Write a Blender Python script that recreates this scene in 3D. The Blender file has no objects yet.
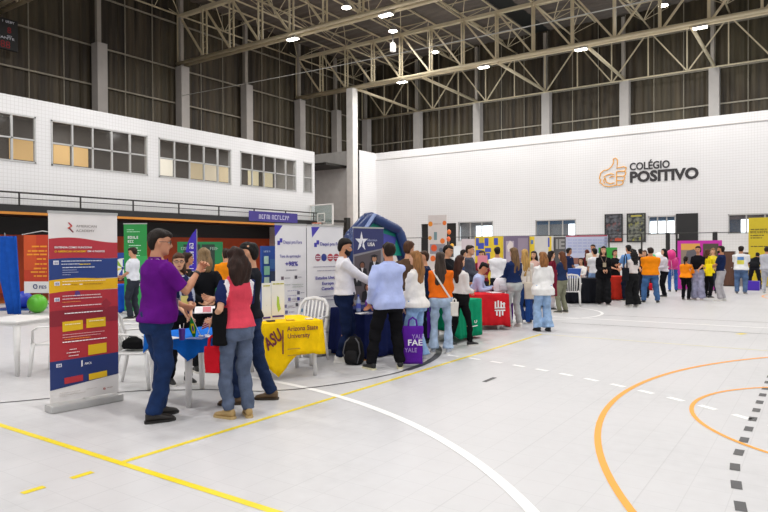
import bpy, bmesh, math, random
import numpy as np
from mathutils import Vector as V, Matrix

# ------------------------------------------------------------------ camera
SC = bpy.context.scene
COL = SC.collection
FOC, CAMH = 637.0, 1.62
_yaw, _pit, _rol = math.radians(34.6), math.radians(-0.53), math.radians(0.28)
F_ = V((-math.sin(_yaw)*math.cos(_pit), math.cos(_yaw)*math.cos(_pit), math.sin(_pit)))
_R = V((math.cos(_yaw), math.sin(_yaw), 0)); _U = _R.cross(F_)
R_ = _R*math.cos(_rol)-_U*math.sin(_rol); U_ = _R*math.sin(_rol)+_U*math.cos(_rol)
cam_data = bpy.data.cameras.new('camera'); cam = bpy.data.objects.new('camera', cam_data)
COL.objects.link(cam)
cam.matrix_world = Matrix((( R_.x, U_.x, -F_.x, 0), (R_.y, U_.y, -F_.y, 0), (R_.z, U_.z, -F_.z, CAMH), (0, 0, 0, 1)))
cam_data.sensor_width = 36.0; cam_data.lens = 36.0*FOC/768.0
cam_data.clip_end = 300
SC.camera = cam

# ------------------------------------------------------------------ world, exposure
world = bpy.data.worlds.new('world'); SC.world = world; world.use_nodes = True
bgn = world.node_tree.nodes['Background']
bgn.inputs[0].default_value = (0.93, 0.96, 1.0, 1); bgn.inputs[1].default_value = 0.42
SC.view_settings.view_transform = 'Standard'; SC.view_settings.look = 'None'
SC.view_settings.gamma = 1.0; SC.view_settings.use_curve_mapping = False
SC.view_settings.exposure = 0.42
LAMP_W = 180.0

# ------------------------------------------------------------------ helpers
def ray(x, y): return F_*FOC + R_*(x-384) - U_*(y-256)
def G(x, y, z=0.0):
    """floor point that the photograph shows at pixel x, y"""
    r = ray(x, y); t = (z-CAMH)/r.z; return V((r.x*t, r.y*t, z))
def lin(c):
    c = c/255.0
    return c/12.92 if c <= .04045 else ((c+.055)/1.055)**2.4
def rgb(h):
    h = h.lstrip('#'); h = h if len(h) == 6 else ''.join(c*2 for c in h); return tuple(lin(int(h[i:i+2], 16)) for i in (0, 2, 4))+(1,)
_M = {}
def mat(key, col, rough=.6, metal=0, noise=0.0, nscale=8, bump=0.0, bscale=60, stretch=(1, 1, 1), spec=.5, emit=0, trans=0, alpha=1, sheen=0):
    k = key+col
    if k in _M: return _M[k]
    m = bpy.data.materials.new(key); m.use_nodes = True; nt = m.node_tree; b = nt.nodes['Principled BSDF']
    c = rgb(col)
    b.inputs['Base Color'].default_value = c; b.inputs['Roughness'].default_value = rough
    b.inputs['Metallic'].default_value = metal; b.inputs['Specular IOR Level'].default_value = spec
    if sheen: b.inputs['Sheen Weight'].default_value = sheen
    if trans: b.inputs['Transmission Weight'].default_value = trans; b.inputs['IOR'].default_value = 1.1
    if alpha < 1: b.inputs['Alpha'].default_value = alpha
    if emit: b.inputs['Emission Color'].default_value = c; b.inputs['Emission Strength'].default_value = emit
    if noise or bump:
        tc = nt.nodes.new('ShaderNodeTexCoord'); mp = nt.nodes.new('ShaderNodeMapping'); mp.inputs['Scale'].default_value = stretch
        nt.links.new(tc.outputs['Object'], mp.inputs['Vector'])
    if noise:
        n = nt.nodes.new('ShaderNodeTexNoise'); n.inputs['Scale'].default_value = nscale; n.inputs['Detail'].default_value = 5
        nt.links.new(mp.outputs[0], n.inputs['Vector'])
        mx = nt.nodes.new('ShaderNodeMix'); mx.data_type = 'RGBA'
        r = nt.nodes.new('ShaderNodeMapRange'); r.inputs[1].default_value = .3; r.inputs[2].default_value = .7
        nt.links.new(n.outputs['Fac'], r.inputs[0]); nt.links.new(r.outputs[0], mx.inputs['Factor'])
        mx.inputs['A'].default_value = tuple(max(0, v*(1-noise)) for v in c[:3])+(1,)
        mx.inputs['B'].default_value = tuple(min(1, v*(1+noise)) for v in c[:3])+(1,)
        nt.links.new(mx.outputs['Result'], b.inputs['Base Color'])
    if bump:
        n2 = nt.nodes.new('ShaderNodeTexNoise'); n2.inputs['Scale'].default_value = bscale; n2.inputs['Detail'].default_value = 3
        nt.links.new(mp.outputs[0], n2.inputs['Vector'])
        bp = nt.nodes.new('ShaderNodeBump'); bp.inputs['Strength'].default_value = bump; bp.inputs['Distance'].default_value = .01
        nt.links.new(n2.outputs['Fac'], bp.inputs['Height']); nt.links.new(bp.outputs[0], b.inputs['Normal'])
    _M[k] = m; return m
def cloth(col): return mat('fabric', col, .9, noise=.12, nscale=7, bump=.35, bscale=45, spec=.08)
def denim(col): return mat('denim', col, .85, noise=.28, nscale=9, bump=.4, bscale=60, spec=.2)
def skinm(col): return mat('skin', col, .5, noise=.05, nscale=14, spec=.35)
def hairm(col): return mat('hair', col, .6, noise=.45, nscale=5, bump=.6, bscale=14, stretch=(9, 9, 1), spec=.22)
def plastic(col): return mat('plastic', col, .35, noise=.03, nscale=3)
def metalm(col): return mat('metal', col, .4, metal=.8, noise=.06)
def paint(col): return mat('paint', col, .55, noise=.06, nscale=3)
def prt(col): return mat('printed_sheet', col, .45, noise=.03, nscale=4)

def obj(name, me, m=None, parent=None, loc=None, rotz=None, smooth=False):
    if isinstance(me, bmesh.types.BMesh):
        b = me; me = bpy.data.meshes.new(name)
        bmesh.ops.recalc_face_normals(b, faces=b.faces); b.to_mesh(me); b.free()
    if smooth:
        me.polygons.foreach_set('use_smooth', [True]*len(me.polygons))
    o = bpy.data.objects.new(name, me); COL.objects.link(o)
    if m is not None:
        for mm in (m if isinstance(m, (list, tuple)) else [m]): me.materials.append(mm)
    if parent is not None: o.parent = parent
    if loc is not None: o.location = loc
    if rotz is not None: o.rotation_euler = (0, 0, rotz)
    return o
def tag(o, label, cat, group=None):
    o['label'] = label; o['category'] = cat
    if group: o['group'] = group
    return o
def thing(name, label, cat, loc=(0, 0, 0), rotz=0, group=None):
    o = bpy.data.objects.new(name, None); COL.objects.link(o); o.empty_display_size = .1
    o.location = loc; o.rotation_euler = (0, 0, rotz); return tag(o, label, cat, group)
def struct(o): o['kind'] = 'structure'; return o
def dup(root, loc, rotz, label=None, group=None):
    r = root.copy(); COL.objects.link(r); r.location = loc; r.rotation_euler = (0, 0, rotz)
    if label: r['label'] = label
    if group: r['group'] = group
    for ch in list(root.children):
        c = ch.copy(); COL.objects.link(c); c.parent = r
        for g in ch.children:
            d = g.copy(); COL.objects.link(d); d.parent = c
    return r

def box(bm, x0, x1, y0, y1, z0, z1, bev=0):
    vs = [bm.verts.new((x, y, z)) for z in (z0, z1) for y in (y0, y1) for x in (x0, x1)]
    fs = [(0, 2, 3, 1), (4, 5, 7, 6), (0, 1, 5, 4), (2, 6, 7, 3), (0, 4, 6, 2), (1, 3, 7, 5)]
    f = [bm.faces.new([vs[i] for i in q]) for q in fs]
    if bev:
        bmesh.ops.recalc_face_normals(bm, faces=f)
        bmesh.ops.bevel(bm, geom=list({e for q in f for e in q.edges}), offset=bev, segments=2, profile=.6, affect='EDGES')
    return bm
def boxm(*a, bev=0): return box(bmesh.new(), *a, bev=bev)
def frame_from(d, ref=None):
    d = d.normalized()
    if ref is None: ref = V((0, 0, 1)) if abs(d.z) < .9 else V((0, 1, 0))
    u = ref.cross(d)
    if u.length < 1e-6: u = V((1, 0, 0)).cross(d)
    u.normalize(); return u, d.cross(u)
def bridge(bm, rings, cap=True, mi=0):
    vr = [[bm.verts.new(p) for p in r] for r in rings]; n = len(vr[0])
    for a, b in zip(vr, vr[1:]):
        for i in range(n):
            f = bm.faces.new((a[i], a[(i+1) % n], b[(i+1) % n], b[i])); f.material_index = mi
    if cap:
        bm.faces.new(vr[0][::-1]).material_index = mi; bm.faces.new(vr[-1]).material_index = mi
    return vr
def tube(bm, pts, rad, n=8, cap=True, ref=None, round_=False, mi=0):
    """tube along pts; rad = number or list of numbers / (ru, rv) pairs"""
    pts = [V(p) for p in pts]
    if not isinstance(rad, (list, tuple)): rad = [rad]*len(pts)
    rad = [r if isinstance(r, tuple) else (r, r) for r in rad]
    if round_:
        d0 = (pts[0]-pts[1]).normalized(); d1 = (pts[-1]-pts[-2]).normalized()
        a, b = rad[0], rad[-1]
        pts = [pts[0]+d0*max(a)*.8, pts[0]+d0*max(a)*.5]+pts+[pts[-1]+d1*max(b)*.5, pts[-1]+d1*max(b)*.8]
        rad = [(a[0]*.45, a[1]*.45), (a[0]*.82, a[1]*.82)]+rad+[(b[0]*.82, b[1]*.82), (b[0]*.45, b[1]*.45)]
    rings = []; u = None
    for i, p in enumerate(pts):
        d = (pts[min(i+1, len(pts)-1)]-pts[max(i-1, 0)])
        if d.length < 1e-7: d = V((0, 0, 1))
        d.normalize()
        if u is None: u, v = frame_from(d, ref)
        else:
            v = d.cross(u)
            if v.length < 1e-6: u, v = frame_from(d, ref)
            v.normalize(); u = v.cross(d)
        ru, rv = rad[i]
        rings.append([p+u*(math.cos(2*math.pi*k/n)*ru)+v*(math.sin(2*math.pi*k/n)*rv) for k in range(n)])
    bridge(bm, rings, cap, mi); return bm
def tubem(pts, rad, n=8, **k): return tube(bmesh.new(), pts, rad, n, **k)
def bar(bm, a, b, w, h=None):
    """square section bar from a to b"""
    h = h or w; a, b = V(a), V(b); u, v = frame_from(b-a)
    bridge(bm, [[p+u*(sx*w/2)+v*(sy*h/2) for sx, sy in ((-1, -1), (1, -1), (1, 1), (-1, 1))] for p in (a, b)])
    return bm
def loftz(bm, rows, n=20, e=2.3, tf=None):
    """rows of (z, rx, yfront, yback [, cx]); superellipse rings"""
    rings = []
    for r in rows:
        z, rx, yf, yb = r[:4]; cx = r[4] if len(r) > 4 else 0
        cy = (yf+yb)/2; ry = abs(yf-yb)/2; ring = []
        for k in range(n):
            t = 2*math.pi*k/n; c, s = math.cos(t), math.sin(t)
            p = V((cx+rx*math.copysign(abs(c)**(2/e), c), cy+ry*math.copysign(abs(s)**(2/e), s), z))
            ring.append(tf(p) if tf else p)
        rings.append(ring)
    return bridge(bm, rings)
def ball(bm, c, r, n=10, m=None):
    if not isinstance(r, (tuple, list)): r = (r, r, r)
    mt = Matrix.Translation(V(c))
    if m is not None: mt = mt @ m
    mt = mt @ Matrix.Diagonal((r[0], r[1], r[2], 1))
    bmesh.ops.create_uvsphere(bm, u_segments=n, v_segments=max(5, n*2//3), radius=1, matrix=mt); return bm
def lathe(bm, prof, n=16, c=(0, 0)):
    bridge(bm, [[V((c[0]+r*math.cos(2*math.pi*k/n), c[1]+r*math.sin(2*math.pi*k/n), z)) for k in range(n)] for r, z in prof]); return bm
def poly(bm, pts2, y0, y1):
    """prism of an outline in local x, z between y0 and y1"""
    a = [bm.verts.new((x, y0, z)) for x, z in pts2]; b = [bm.verts.new((x, y1, z)) for x, z in pts2]; n = len(a)
    bm.faces.new(a); bm.faces.new(b[::-1])
    for i in range(n): bm.faces.new((a[i], b[i], b[(i+1) % n], a[(i+1) % n]))
    return bm
def text(s, size, m, parent, loc, name='lettering', bold=0.0, width=None, align='LEFT', rot=(math.pi/2, 0, 0), shear=0, depth=.0006, spacing=1.0):
    """lettering standing in the local x-z plane, facing -y"""
    cu = bpy.data.curves.new(name, 'FONT'); cu.body = s; cu.size = size; cu.extrude = depth; cu.offset = bold*size
    cu.align_x = align; cu.shear = shear; cu.space_character = spacing; cu.resolution_u = 3; cu.fill_mode = 'BOTH'
    t = bpy.data.objects.new(name, cu); COL.objects.link(t)
    dg = bpy.context.evaluated_depsgraph_get(); me = bpy.data.meshes.new_from_object(t.evaluated_get(dg))
    COL.objects.unlink(t); bpy.data.objects.remove(t)
    if width and len(me.vertices):
        xs = [v.co.x for v in me.vertices]; k = width/max(1e-6, max(xs)-min(xs))
        for v in me.vertices: v.co.x *= k
    me.materials.clear()
    o = obj(name, me, m, parent); o.location = loc; o.rotation_euler = rot; return o
def evalmesh(bm, mods, name):
    me = bpy.data.meshes.new(name); bmesh.ops.recalc_face_normals(bm, faces=bm.faces); bm.to_mesh(me); bm.free()
    o = bpy.data.objects.new(name, me); COL.objects.link(o)
    for typ, kw in mods:
        md = o.modifiers.new(typ, typ)
        for k, v in kw.items(): setattr(md, k, v)
    dg = bpy.context.evaluated_depsgraph_get(); out = bpy.data.meshes.new_from_object(o.evaluated_get(dg))
    bpy.data.objects.remove(o); bpy.data.meshes.remove(me); return out
def blend(bm, vox, name, it=4, fac=.5):
    return evalmesh(bm, [('REMESH', dict(mode='VOXEL', voxel_size=vox, use_smooth_shade=True)), ('SMOOTH', dict(iterations=it, factor=fac))], name)
def ripple(me, amp, fx=22, fz=5, seed=0, lo=-9, hi=99):
    """folds: push vertices along their normals by layered waves"""
    n = len(me.vertices)
    if not n: return me
    co = np.empty(n*3, dtype=np.float32); me.vertices.foreach_get('co', co); co = co.reshape(-1, 3)
    no = np.empty(n*3, dtype=np.float32); me.vertex_normals.foreach_get('vector', no); no = no.reshape(-1, 3)
    rs = np.random.RandomState(seed+7); d = np.zeros(n)
    for k in range(7):
        a = rs.uniform(0, 6.28); w = rs.uniform(.5, 1.3)
        ph = co[:, 0]*math.cos(a)*fx*w+co[:, 1]*math.sin(a)*fx*w+co[:, 2]*fz*rs.uniform(-2.2, 2.2)+rs.uniform(0, 6.28)
        d += np.sin(ph+1.3*np.sin(ph*.43+co[:, 2]*fz))/7
    msk = 1/(1+np.exp(-(co[:, 2]-lo)*60))*1/(1+np.exp((co[:, 2]-hi)*60))
    co += no*(d*amp*2*msk)[:, None].astype(np.float32)
    me.vertices.foreach_set('co', co.ravel()); me.update(); return me

def glyphs(t, u, v, w, h, col, y=-.008, seed=1, vertical=False):
    """lettering too small or blurred to read: rows of letter-like strokes in one mesh"""
    rs = random.Random(seed); b = bmesh.new(); x = 0; st = h*.17
    def bx(x0, x1, z0, z1):
        if vertical: box(b, u-z1, u-z0, y-.001, y+.001, v-x1, v-x0) if False else box(b, u+z0, u+z1, y-.001, y+.001, v-x1, v-x0)
        else: box(b, u+x0, u+x1, y-.001, y+.001, v+z0, v+z1)
    while x < w-h*.6:
        if rs.random() < .14: x += h*.5; continue
        lw = h*rs.uniform(.45, .7); bx(x, x+st, 0, h)
        if rs.random() < .6: bx(x, x+lw, h-st, h)
        if rs.random() < .5: bx(x, x+lw*.9, h*.45, h*.45+st)
        if rs.random() < .55: bx(x, x+lw, 0, st)
        if rs.random() < .5: bx(x+lw-st, x+lw, 0 if rs.random() < .6 else h*.5, h)
        x += lw+h*.22
    return obj('lettering', b, mat('ink', col, .5), t)
# ------------------------------------------------------------------ people
MALE = [(.84, .150, .105, -.115), (.93, .162, .110, -.130), (1.03, .150, .112, -.105), (1.13, .150, .112, -.102), (1.25, .165, .118, -.112),
        (1.34, .174, .113, -.120), (1.395, .158, .094, -.114), (1.44, .118, .066, -.098), (1.49, .066, .045, -.075)]
FEM = [(.84, .158, .100, -.122), (.93, .170, .108, -.138), (1.03, .140, .100, -.100), (1.11, .126, .098, -.090), (1.22, .138, .125, -.100),
       (1.30, .146, .132, -.108), (1.37, .138, .090, -.105), (1.425, .100, .060, -.088), (1.48, .054, .040, -.066)]
HEAD = [(-.118, .016, .070, .040), (-.110, .034, .086, .015), (-.092, .050, .093, -.020), (-.070, .060, .092, -.050), (-.045, .066, .092, -.072),
        (-.020, .070, .089, -.086), (.004, .073, .085, -.094), (.028, .075, .093, -.098), (.055, .076, .092, -.100), (.080, .069, .078, -.092),
        (.100, .052, .052, -.068), (.112, .026, .020, -.036)]
HP = {  # hand targets, right side (x mirrored for the left), for a 1.75 m person
    'down': (.235, .04, .80), 'down2': (.27, .08, .84), 'front': (.05, .26, 1.04), 'clasp': (.025, .24, .98), 'hold': (.13, .34, 1.08), 'high': (.10, .34, 1.30),
    'phone': (.05, .30, 1.22), 'pocket': (.20, .10, .90), 'back': (.03, -.20, 1.00), 'hip': (.20, .04, .98), 'shake': (.02, .56, 1.10),
    'table': (.14, .46, .80), 'chin': (.05, .17, 1.40), 'cross': (-.12, .17, 1.14), 'reach': (.16, .50, 1.15), 'bag': (.24, .12, 1.0)}
def ik(s, t, a, b, hint):
    d = t-s; L = d.length; mx = (a+b)*.995
    if L > mx: t = s+d*(mx/L); d = t-s; L = mx
    L = max(L, abs(a-b)+.02); u = d.normalized(); x = (a*a-b*b+L*L)/(2*L); h = math.sqrt(max(0, a*a-x*x))
    hv = hint-u*hint.dot(u)
    if hv.length < 1e-5: hv = V((0, -1, 0))
    return s+u*x+hv.normalized()*h, t
def hand_parts(bm, w, d, nrm, side, curl, s, n, palm_only=False):
    """palm and five fingers from the wrist w along d, palm facing nrm"""
    d = d.normalized(); wx = d.cross(nrm).normalized(); nrm = wx.cross(d).normalized()
    if palm_only:
        tube(bm, [w-d*.02*s, w+d*.02*s, w+d*.05*s, w+d*.082*s], [(.024*s, .020*s), (.032*s, .019*s), (.040*s, .017*s), (.038*s, .014*s)], 10, ref=nrm.cross(d)*0+nrm)
        return
    for i, (off, ln) in enumerate(((-.030, .066), (-.010, .076), (.011, .071), (.030, .055))):
        p = w+d*.070*s+wx*(off*s); a = d+wx*(off*1.2); pts = [p]; dd = a.normalized(); c = curl*(1+.12*i)
        for seg in (.45, .32, .27):
            m = Matrix.Rotation(-c*.62, 3, wx); dd = m @ dd; p = p+dd*(ln*seg*s*1.15); pts.append(p)
        tube(bm, pts, [.0095*s, .009*s, .0083*s, .007*s], n, round_=True)
    th = -side
    p = w+d*.022*s+wx*(th*.022*s); dd = (d*.75+wx*(th*.75)+nrm*.35).normalized(); pts = [p, p+dd*.036*s]
    dd = (dd+d*.5+nrm*.35*curl).normalized(); pts.append(pts[-1]+dd*.030*s); pts.append(pts[-1]+(dd+d*.2).normalized()*.022*s)
    tube(bm, pts, [.014*s, .0115*s, .0105*s, .008*s], n, round_=True)
_seed = [0]
def person(label, X, Y, h, face, fem=False, skin='#c98f6b', hair='short', hc='#20150f', top='#222222', sleeve='short', hem=.93, loose=0.0,
           bot='#2b3a55', fit='straight', shoe='#222222', sole='#ddd8d0', L='down', R='down', lean=0, head=(0, 0), feet=None, extras=(), fat=0.0,
           side=0, sit=None, lod=None, inner=None, sleevec=None, skirt=None, group=None, curl=.55, twist=0, topmats=None, toppaint=None, beard=None, wide=None):
    _seed[0] += 1; sd = _seed[0]; rnd = random.Random(sd)
    s = h/1.75; dist = math.hypot(X, Y)
    if lod is None: lod = 0 if dist < 8.5 else (1 if dist < 15 else 2)
    vox = (.0095, .013, .019)[lod]; nf = (8, 6, 5)[lod]
    base = MALE if not fem else FEM
    shx, shz, ak = (.168, 1.395, 1.0) if not fem else (.146, 1.375, .86)
    hipz = .93*s; drop = 0.0
    if sit is not None: drop = hipz-(sit+.11); hipz -= drop
    th = math.radians(lean); tw = math.radians(twist)
    piv = V((0, 0, hipz))
    def bend(p):
        w = min(1, max(0, (p.z-hipz+.02)/(.26*s))); w = w*w*(3-2*w)
        q = p.copy()
        if tw: q = Matrix.Rotation(tw*w, 3, 'Z') @ q
        q = q-piv; q = Matrix.Rotation(-th*w, 3, 'X') @ q; q = q+piv
        q.x += side*w*.06; return q
    def tz(p): return bend(V((p.x*s, p.y*s, p.z*s-drop)))
    def torso_rows(ex, lo, hi, prof=base):
        out = []
        zs = [r[0] for r in prof]
        for z in sorted(set([lo, hi]+[q for q in zs if lo < q < hi])):
            for a, b in zip(prof, prof[1:]):
                if a[0] <= z <= b[0]: t = (z-a[0])/(b[0]-a[0]); r = [a[i]+(b[i]-a[i])*t for i in range(4)]; break
            else: r = list(prof[0] if z < zs[0] else prof[-1])
            bel = fat*math.exp(-((z-1.06)/.13)**2)
            if ex > .012: ex_ = ex+(.013 if loose < .015 else .026)*max(0, min(1, (1.0-z)/.1))
            else: ex_ = ex
            k = ex_+(loose*max(0, min(1, (1.32-z)/.3)) if ex > 0 else 0)
            out.append((z, r[1]+k+bel*.5+fat*.2, r[2]+k+bel, r[3]-k-fat*.15))
        return out
    # skeleton
    sh = {}; el = {}; wr = {}; fdir = {}
    for sgn, tgt in ((1, R), (-1, L)):
        S = tz(V((sgn*shx, -.012, shz)))
        if isinstance(tgt, str): t = V(HP[tgt]); t.x *= sgn
        else: t = V(tgt)
        name = tgt if isinstance(tgt, str) else ''
        t = V((t.x*s, t.y*s, t.z*s-(drop if tgt in ('front', 'clasp', 'phone', 'hold', 'high', 'chin') else 0)))
        if name in ('front', 'clasp', 'phone', 'hold', 'chin', 'back', 'down', 'cross', 'hip', 'pocket', 'down2', 'high', 'bag'): t = bend(t)
        hint = V((sgn*.35, -.45, -.9)) if t.z > .95*s-drop else V((sgn*.35, -1, 0))
        E, T = ik(S, t, .285*s*.98, .255*s, hint)
        sh[sgn], el[sgn], wr[sgn] = S, E, T
        fd = (T-E).normalized()
        if name in ('clasp', 'front', 'cross', 'back'): fd = (fd+V((-sgn*.5, 0, 0))).normalized()
        fdir[sgn] = fd
    if feet is None: feet = ((-.11, .03, 8), (.11, -.03, -8)) if not sit else ((-.12, .42, 5), (.12, .38, -5))
    hips = {}; kn = {}; an = {}
    for sgn, ft in ((-1, feet[0]), (1, feet[1])):
        Hh = V((sgn*.088*s, -.01*s, hipz-.03*s)); fz = ft[3] if len(ft) > 3 else 0
        A = V((ft[0]*s, ft[1]*s-.02*s, .085*s+fz))
        K, A2 = ik(Hh, A, .420*s, .410*s, V((sgn*.12, 1, .2)))
        hips[sgn], kn[sgn], an[sgn] = Hh, K, A
    # head frame
    nb = tz(V((0, -.022, 1.475 if fem else 1.485)))
    hy, hp = math.radians(head[0]), math.radians(head[1])
    HM = Matrix.Rotation(-th*.55, 3, 'X') @ Matrix.Rotation(hy+tw, 3, 'Z') @ Matrix.Rotation(hp, 3, 'X')
    hs = s*(.97 if not fem else .94)
    up = Matrix.Rotation(-th*.8, 3, 'X') @ V((0, 0, 1))
    hc0 = tz(V((0, .015, 1.75-.112/1.0)))
    hc0 = nb+up*((1.75-.115-(1.475 if fem else 1.485))*s)+HM @ V((0, .028*s, 0))
    def hd(p): return hc0+HM @ (V(p)*hs)
    # body: one continuous surface
    bm = bmesh.new()
    loftz(bm, torso_rows(-.012, .84, 1.48 if fem else 1.49), 20, 2.4, tf=tz)
    tube(bm, [tz(V((0, -.03, 1.42))), nb, hd((0, -.012, -.07)), hd((0, -.008, -.02))], [(.066*s if not fem else .055*s), (.060*s if not fem else .050*s), (.056*s if not fem else .047*s), .05*s], 12)
    loftz(bm, HEAD, 20, 2.15, tf=hd)
    tube(bm, [hd((0, .086, .020)), hd((0, .100, -.005)), hd((0, .112, -.028)), hd((0, .096, -.040))], [(.008*hs), .010*hs, .014*hs, .012*hs], 8)
    if lod < 2:
        for q in (-1, 1): ball(bm, hd((q*.074, -.006, -.012)), (.010*hs, .018*hs, .030*hs), 8)
        ball(bm, hd((0, .078, -.098)), .018*hs, 8)
    for sgn in (1, -1):
        S, E, T = sh[sgn], el[sgn], wr[sgn]
        tube(bm, [S-V((sgn*.05*s, 0, -.0)), S, S.lerp(E, .35), S.lerp(E, .8), E, E.lerp(T, .3), E.lerp(T, .75), T],
             [.055*ak*s, .056*ak*s, .048*ak*s, .040*ak*s, .039*ak*s, .040*ak*s, .029*ak*s, (.026*ak*s, .022*ak*s)], 12, round_=True)
        nrm = V((-sgn, 0, 0)) if abs(fdir[sgn].x) < .8 else V((0, -1, 0))
        if T.z > 1.0*s-drop and abs(fdir[sgn].z) < .7: nrm = V((-sgn*.7, 0, -.7))
        hand_parts(bm, T, fdir[sgn], nrm, sgn, curl, s*(.96 if fem else 1.04), nf, True)
        Hh, K, A = hips[sgn], kn[sgn], an[sgn]
        tube(bm, [Hh, Hh.lerp(K, .4), K, K.lerp(A, .3), K.lerp(A, .7), A, A-V((0, 0, .045*s))], [.082*s, .070*s, .052*s, .052*s, .038*s, .031*s, .028*s], 12, round_=True)
    me = blend(bm, vox, 'person', 3)
    b2 = bmesh.new(); b2.from_mesh(me); bpy.data.meshes.remove(me)
    for f in b2.faces: f.smooth = True
    for sgn in (1, -1):
        nrm = V((-sgn, 0, 0)) if abs(fdir[sgn].x) < .8 else V((0, -1, 0))
        if wr[sgn].z > 1.0*s-drop and abs(fdir[sgn].z) < .7: nrm = V((-sgn*.7, 0, -.7))
        hand_parts(b2, wr[sgn], fdir[sgn], nrm, sgn, curl, s*(.96 if fem else 1.04), nf)
    for f in b2.faces: f.smooth = True
    P = obj('person', b2, skinm(skin), loc=(X, Y, 0)); tag(P, label, 'person', group)
    dv = math.atan2(Y, X)-math.pi/2
    P.rotation_euler = (0, 0, dv+math.radians(face))
    # face features
    for q in (-1, 1):
        e = obj('eye', ball(bmesh.new(), hd((q*.031, .0795, .004)), (.0125*hs, .0100*hs, .0062*hs), 8, HM.to_4x4()), mat('eye_white', '#d8d2cc', .2), P, smooth=True)
        if lod < 2:
            obj('iris', ball(bmesh.new(), hd((q*.031, .0855, .004)), .0060*hs, 8), mat('iris', '#1c100a', .15), e, smooth=True)
        else: e.data.materials[0] = mat('iris', '#1c100a', .15)
        obj('eyebrow', tubem([hd((q*.014, .0925, .020)), hd((q*.032, .094, .026)), hd((q*.052, .082, .020))], [.003*hs, .0042*hs, .0028*hs], 5), hairm(hc if hc > '#0' else hc), P)
    obj('mouth', ball(bmesh.new(), hd((0, .0915, -.064)), (.024*hs, .0055*hs, .0075*hs), 8, HM.to_4x4()), mat('lips', '#a2564c' if fem else '#96604f', .4), P, smooth=True)
    # trousers / skirt
    rad = {'slim': (.088, .064, .058, .046), 'straight': (.092, .072, .070, .066), 'wide': (.098, .092, .102, .122), 'flare': (.086, .064, .074, .108), 'jean': (.092, .074, .068, .062)}[fit]
    bm = bmesh.new(); rws = [(z, a, b, c) for z, a, b, c in torso_rows(.008, .84, 1.02)]
    k0 = rws[0]; rws = [(.80, k0[1]*.93, k0[2]*.9, k0[3]*.9)]+rws
    if sit is None: loftz(bm, rws, 20, 2.3, tf=tz)
    else: loftz(bm, [(z, a, b+.02, c) for z, a, b, c in rws], 20, 2.3, tf=lambda p: V((p.x*s, p.y*s, p.z*s-drop)))
    for sgn in (1, -1):
        Hh, K, A = hips[sgn], kn[sgn], an[sgn]; r = [q*s*(1.0 if fem else 1.06) for q in rad]
        tube(bm, [Hh+V((0, 0, .03*s)), Hh.lerp(K, .35), K.lerp(Hh, .2), K, K.lerp(A, .25), K.lerp(A, .6), K.lerp(A, .97)+V((0, -.008, -.02*s))],
             [r[0], r[0]*.96, (r[0]+r[1])/2, r[1], (r[1]+r[2])/2, r[2], (r[3]*.93, r[3]*1.08)], 14)
    me = ripple(blend(bm, vox*1.05, 'trousers', 2), (.010, .010, .009)[lod]*s, 24, 20, sd)
    obj('trousers', me, bot if not isinstance(bot, str) else (denim(bot) if fit in ('jean', 'flare', 'wide') else cloth(bot)), P, smooth=True)
    if skirt:
        bm = bmesh.new(); loftz(bm, [(.45, .26, .24, -.24), (.7, .21, .19, -.19), (.95, .17, .13, -.14), (1.06, .145, .115, -.11)], 24, 2, tf=tz)
        obj('skirt', ripple(blend(bm, vox*1.3, 'skirt', 1), .012, 40, 1, sd), cloth(skirt), P, smooth=True)
    # shoes
    for sgn, ft in ((-1, feet[0]), (1, feet[1])):
        A = an[sgn]; a = math.radians(ft[2] if len(ft) > 2 else 0); tilt = math.radians(ft[4] if len(ft) > 4 else 0)
        Mx = Matrix.Rotation(a, 3, 'Z') @ Matrix.Rotation(tilt, 3, 'X')
        o0 = V((A.x, A.y, A.z-.085*s))
        def ftf(p): return o0+Mx @ (V(p)*s)
        yy = (-.075, -.06, -.02, .04, .09, .135, .165, .18)
        def shoe_rings(g, z0, z1s):
            rings = []
            ws = (.022, .034, .037, .037, .043, .041, .030, .012)
            for y, w, zt in zip(yy, ws, z1s):
                w += g; rings.append([ftf((w*math.cos(t), y, (z0+zt)/2+(zt-z0)/2*math.sin(t))) for t in [2*math.pi*k/12 for k in range(12)]])
            return rings
        bm = bmesh.new(); bridge(bm, shoe_rings(0, .012, (.085, .105, .112, .095, .070, .058, .048, .036)))
        so = obj('shoe', bm, mat('shoe', shoe, .5, noise=.08), P, smooth=True)
        bm = bmesh.new(); bridge(bm, [[ftf((x*w, y, z)) for x, z in ((-1, .0), (1, .0), (1.05, .024), (-1.05, .024))] for y, w in zip((-.084, -.065, -.02, .04, .09, .14, .172, .19), (.022, .036, .039, .040, .046, .044, .032, .012))])
        obj('sole', bm, mat('sole', sole, .6), so)
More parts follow.
